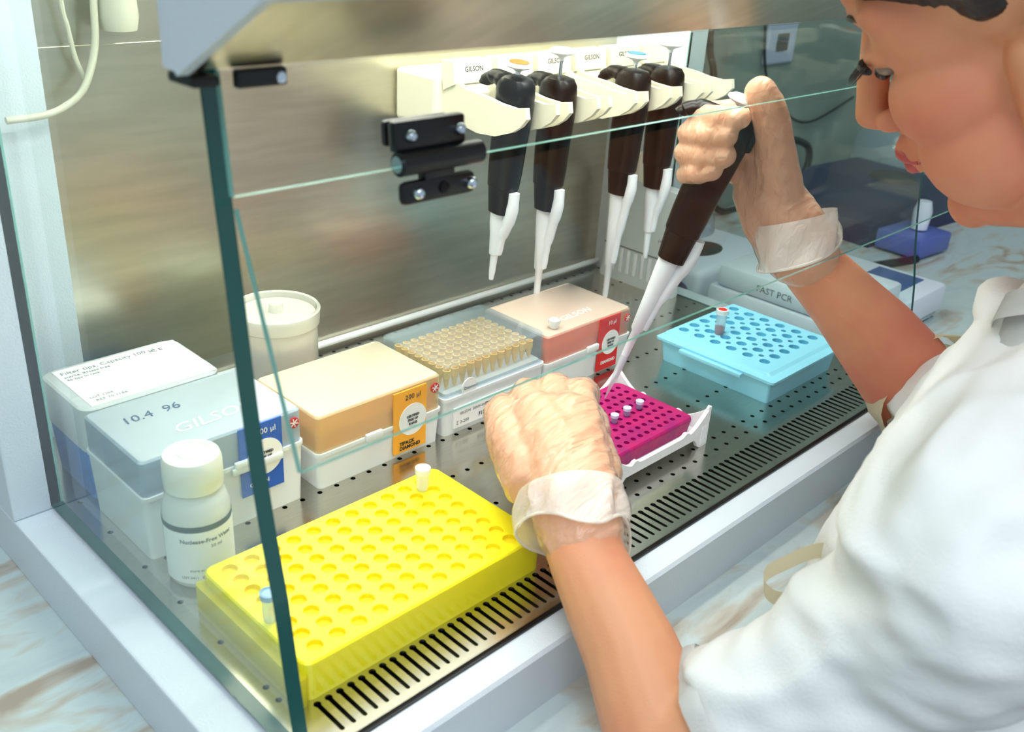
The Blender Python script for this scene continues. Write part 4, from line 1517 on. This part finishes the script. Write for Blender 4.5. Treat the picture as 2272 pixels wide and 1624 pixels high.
bm = B()
SL = [(0.1800, -0.1285, 0.0020, 0.0385), (0.2050, -0.1550, 0.0330, 0.0430), (0.2330, -0.1880, 0.0690, 0.0530), (0.2480, -0.2160, 0.1200, 0.0680)]
SR = [(0.6020, -0.0540, 0.0400, 0.0485), (0.5758, -0.0894, 0.0499, 0.05), (0.5371, -0.1432, 0.0761, 0.062)]
chain(bm, SL, 0.0, (False, True))
chain(bm, SR, 0.0, (False, True))
chain(bm, TORSO)
chain(bm, TORSO2)
chain(bm, [(0.3320, -0.1831, 0.0327, 0.085), (0.33, -0.24, -0.10, 0.10)])
chain(bm, [(0.5371, -0.1432, 0.0761, 0.06), (0.50, -0.20, -0.02, 0.075), (0.42, -0.26, -0.10, 0.09)])
chain(bm, [(0.5300, -0.1650, 0.1250, 0.050), (0.4400, -0.2200, 0.1500, 0.068), (0.3300, -0.2250, 0.1450, 0.062), (0.2600, -0.2200, 0.1300, 0.055)])
COLLAR = [(0.4917, -0.126, 0.1703, 0.023), (0.4484, -0.163, 0.1906, 0.03), (0.4245, -0.201, 0.1923, 0.04)]
chain(bm, COLLAR)
me = remesh(bm, 0.0040, 12)
fold(me, 0.0090, 17, (0.42, 1.0, 1.6), 3.1)
me.materials.clear()
me.materials.append(M['coat'])
ct_ = link('coat', me, pr)
ct_.location = -PO
TIE = [(0.2900, -0.1200, 0.0610), (0.2848, -0.1147, 0.0590), (0.2723, -0.1062, 0.0524), (0.2622, -0.1001, 0.0458), (0.2587, -0.1014, 0.0387), (0.2643, -0.1051, 0.0304), (0.2731, -0.1096, 0.0257), (0.2850, -0.1180, 0.0230)]
ca = Vector((0.4640, -0.1830, 0.2150))
cb = Vector((0.4420, -0.1970, 0.1750))
# turned sleeve hems, collar fold and hanging tie as sub-parts of the coat


def loose_band(name, rings, m, parent, wob=0.003, seed=1):
    """rings: list of (center, axis-like frame matrix, rx, ry); open cloth band with thickness"""
    S = 36
    bm = B()
    R_ = []
    for (mt_, rx, ry) in rings:
        rg = []
        for k in range(S):
            t = 2 * PI * k / S
            q = 1 + wob / rx * 2 * noise.noise(Vector((math.cos(t) * 2.2 + seed, math.sin(t) * 2.2, rx * 40)))
            rg.append(bm.verts.new(mt_ @ Vector((rx * q * math.cos(t), ry * q * math.sin(t), 0))))
        R_.append(rg)
    for A, C in zip(R_, R_[1:]):
        for k in range(S):
            bm.faces.new((A[k], A[(k + 1) % S], C[(k + 1) % S], C[k]))
    bmesh.ops.solidify(bm, geom=bm.faces[:], thickness=0.0014)
    o = obj(name, bm, m, parent, True)
    return o


fc = frame(cb, ca)
loose_band('collar', [(fc @ Matrix.Translation((0, 0, -0.012)), 0.064, 0.064), (fc @ Matrix.Translation((0, 0, 0.006)), 0.056, 0.056), (fc @ Matrix.Translation((0, 0, 0.026)), 0.052, 0.052), (fc @ Matrix.Translation((0, 0, 0.034)), 0.054, 0.054), (fc @ Matrix.Translation((0, 0, 0.014)), 0.062, 0.062)], M['coat'], ct_, 0.003, 9)
a, b = Vector(SR[0][:3]), Vector(SR[1][:3])
f0 = frame(a - (b - a).normalized() * 0.010, b)
loose_band('sleeve_hem', [(f0, 0.0500, 0.0500), (f0 @ Matrix.Translation((0, 0, 0.014)), 0.0530, 0.0530), (f0 @ Matrix.Translation((0, 0, 0.036)), 0.0550, 0.0550)], M['lining'], ct_, 0.004, 2)
a, b = Vector(SL[0][:3]), Vector(SL[1][:3])
f0 = frame(a - (b - a).normalized() * 0.005, b)
loose_band('sleeve_hem', [(f0, 0.0385, 0.0385), (f0 @ Matrix.Translation((0, 0, 0.006)), 0.0395, 0.0395), (f0 @ Matrix.Translation((0, 0, 0.012)), 0.0385, 0.0385)], M['coat'], ct_, 0.004, 5)


# hanging waist tie
bm = B()
tie = spline(TIE, 6)
wv = Vector((0.0, 0.001, 0.0052))
va = [bm.verts.new(p - wv) for p in tie]
vb = [bm.verts.new(p + wv) for p in tie]
for i in range(len(tie) - 1):
    bm.faces.new((va[i], va[i + 1], vb[i + 1], vb[i]))
bmesh.ops.solidify(bm, geom=bm.faces[:], thickness=0.0012)
obj('waist_tie', bm, M['lining'], ct_, True)

# gloves -----------------------------------------------------------
def glove(chains, cuff0, rim, rad0, parent, seed, amp=0.0011, sm=6):
    bm = B()
    for c in chains:
        chain(bm, c, 0.0016)
    me = remesh(bm, 0.0019, sm)
    nrm = [Vector(q.vector) for q in me.vertex_normals]
    for v, nn in zip(me.vertices, nrm):
        p = v.co + Vector((seed, 0, 0))
        q = Vector((p.x * 26 + p.y * 10, p.y * 120 - p.x * 18, p.z * 75))
        v.co += nn * amp * max(0.0, 0.35 + (1 - abs(noise.noise(q)) * 3.2))
    # cuff
    rc = sum((Vector(r) for r in rim), Vector()) / len(rim)
    c0 = Vector(cuff0)
    ax = (rc - c0).normalized()
    R1 = spline(rim, 5, True)
    n = len(R1)
    bm = B()
    bm.from_mesh(me)
    bpy.data.meshes.remove(me)
    for f in bm.faces:
        f.material_index = 0
    steps = 9
    grid = []
    for i in range(steps + 1):
        t = i / steps
        row = []
        for k, p in enumerate(R1):
            v = p - rc
            v0 = (v - ax * v.dot(ax)).normalized() * rad0
            base = c0 + v0
            q = base.lerp(p, t)
            # widen late, ripple
            q += (q - (c0.lerp(rc, t))).normalized() * 0.0032 * math.sin(t * PI * 0.8) * math.sin(k * 0.7 + 3 * t + seed + 1.2 * math.sin(k * 0.31))
            row.append(bm.verts.new(q))
        grid.append(row)
    for i in range(steps):
        for k in range(n):
            f = bm.faces.new((grid[i][k], grid[i][(k + 1) % n], grid[i + 1][(k + 1) % n], grid[i + 1][k]))
            f.material_index = 1
    nb = len(bm.faces)
    tube(bm, R1, 0.0011, 6, closed=True)
    bm.faces.ensure_lookup_table()
    for f in bm.faces[nb:]:
        f.material_index = 1
    o = obj('glove', bm, None, parent, True, [M['glove'], M['cuff']])
    return o


CUFF_L = [(0.1701, 0.0139, 0.0697), (0.1725, -0.0019, 0.0783), (0.1757, -0.0169, 0.0802), (0.187, -0.0268, 0.0785), (0.206, -0.0266, 0.0751), (0.2221, -0.0234, 0.0533), (0.2287, -0.0189, 0.0283), (0.2243, -0.0056, 0.0129), (0.2142, 0.0091, 0.0094), (0.1991, 0.0228, 0.02), (0.1829, 0.0287, 0.0317), (0.1714, 0.028, 0.0501)]
CUFF_R = [(0.4524, 0.0474, 0.1557), (0.4436, 0.0246, 0.1652), (0.4523, 0.0083, 0.1733), (0.4692, 0.0009, 0.1791), (0.4973, 0.0063, 0.1831), (0.5238, 0.0255, 0.1813), (0.5258, 0.0457, 0.1716), (0.5074, 0.0581, 0.1616), (0.4816, 0.0603, 0.1558)]
g1 = glove(list(L_HAND.values()), (0.2115, 0.0190, 0.0661), CUFF_L, 0.0345, pr, 1.0)
g1['label'] = 'loose wrinkled glove on the left hand'
g2 = glove(list(R_FING.values()), (0.4831, 0.0414, 0.1960), CUFF_R, 0.0325, pr, 8.0, 0.00035, 4)
g2['label'] = 'thin glove on the right hand gripping the pipette'
for g in (g1, g2):
    g.location = -PO
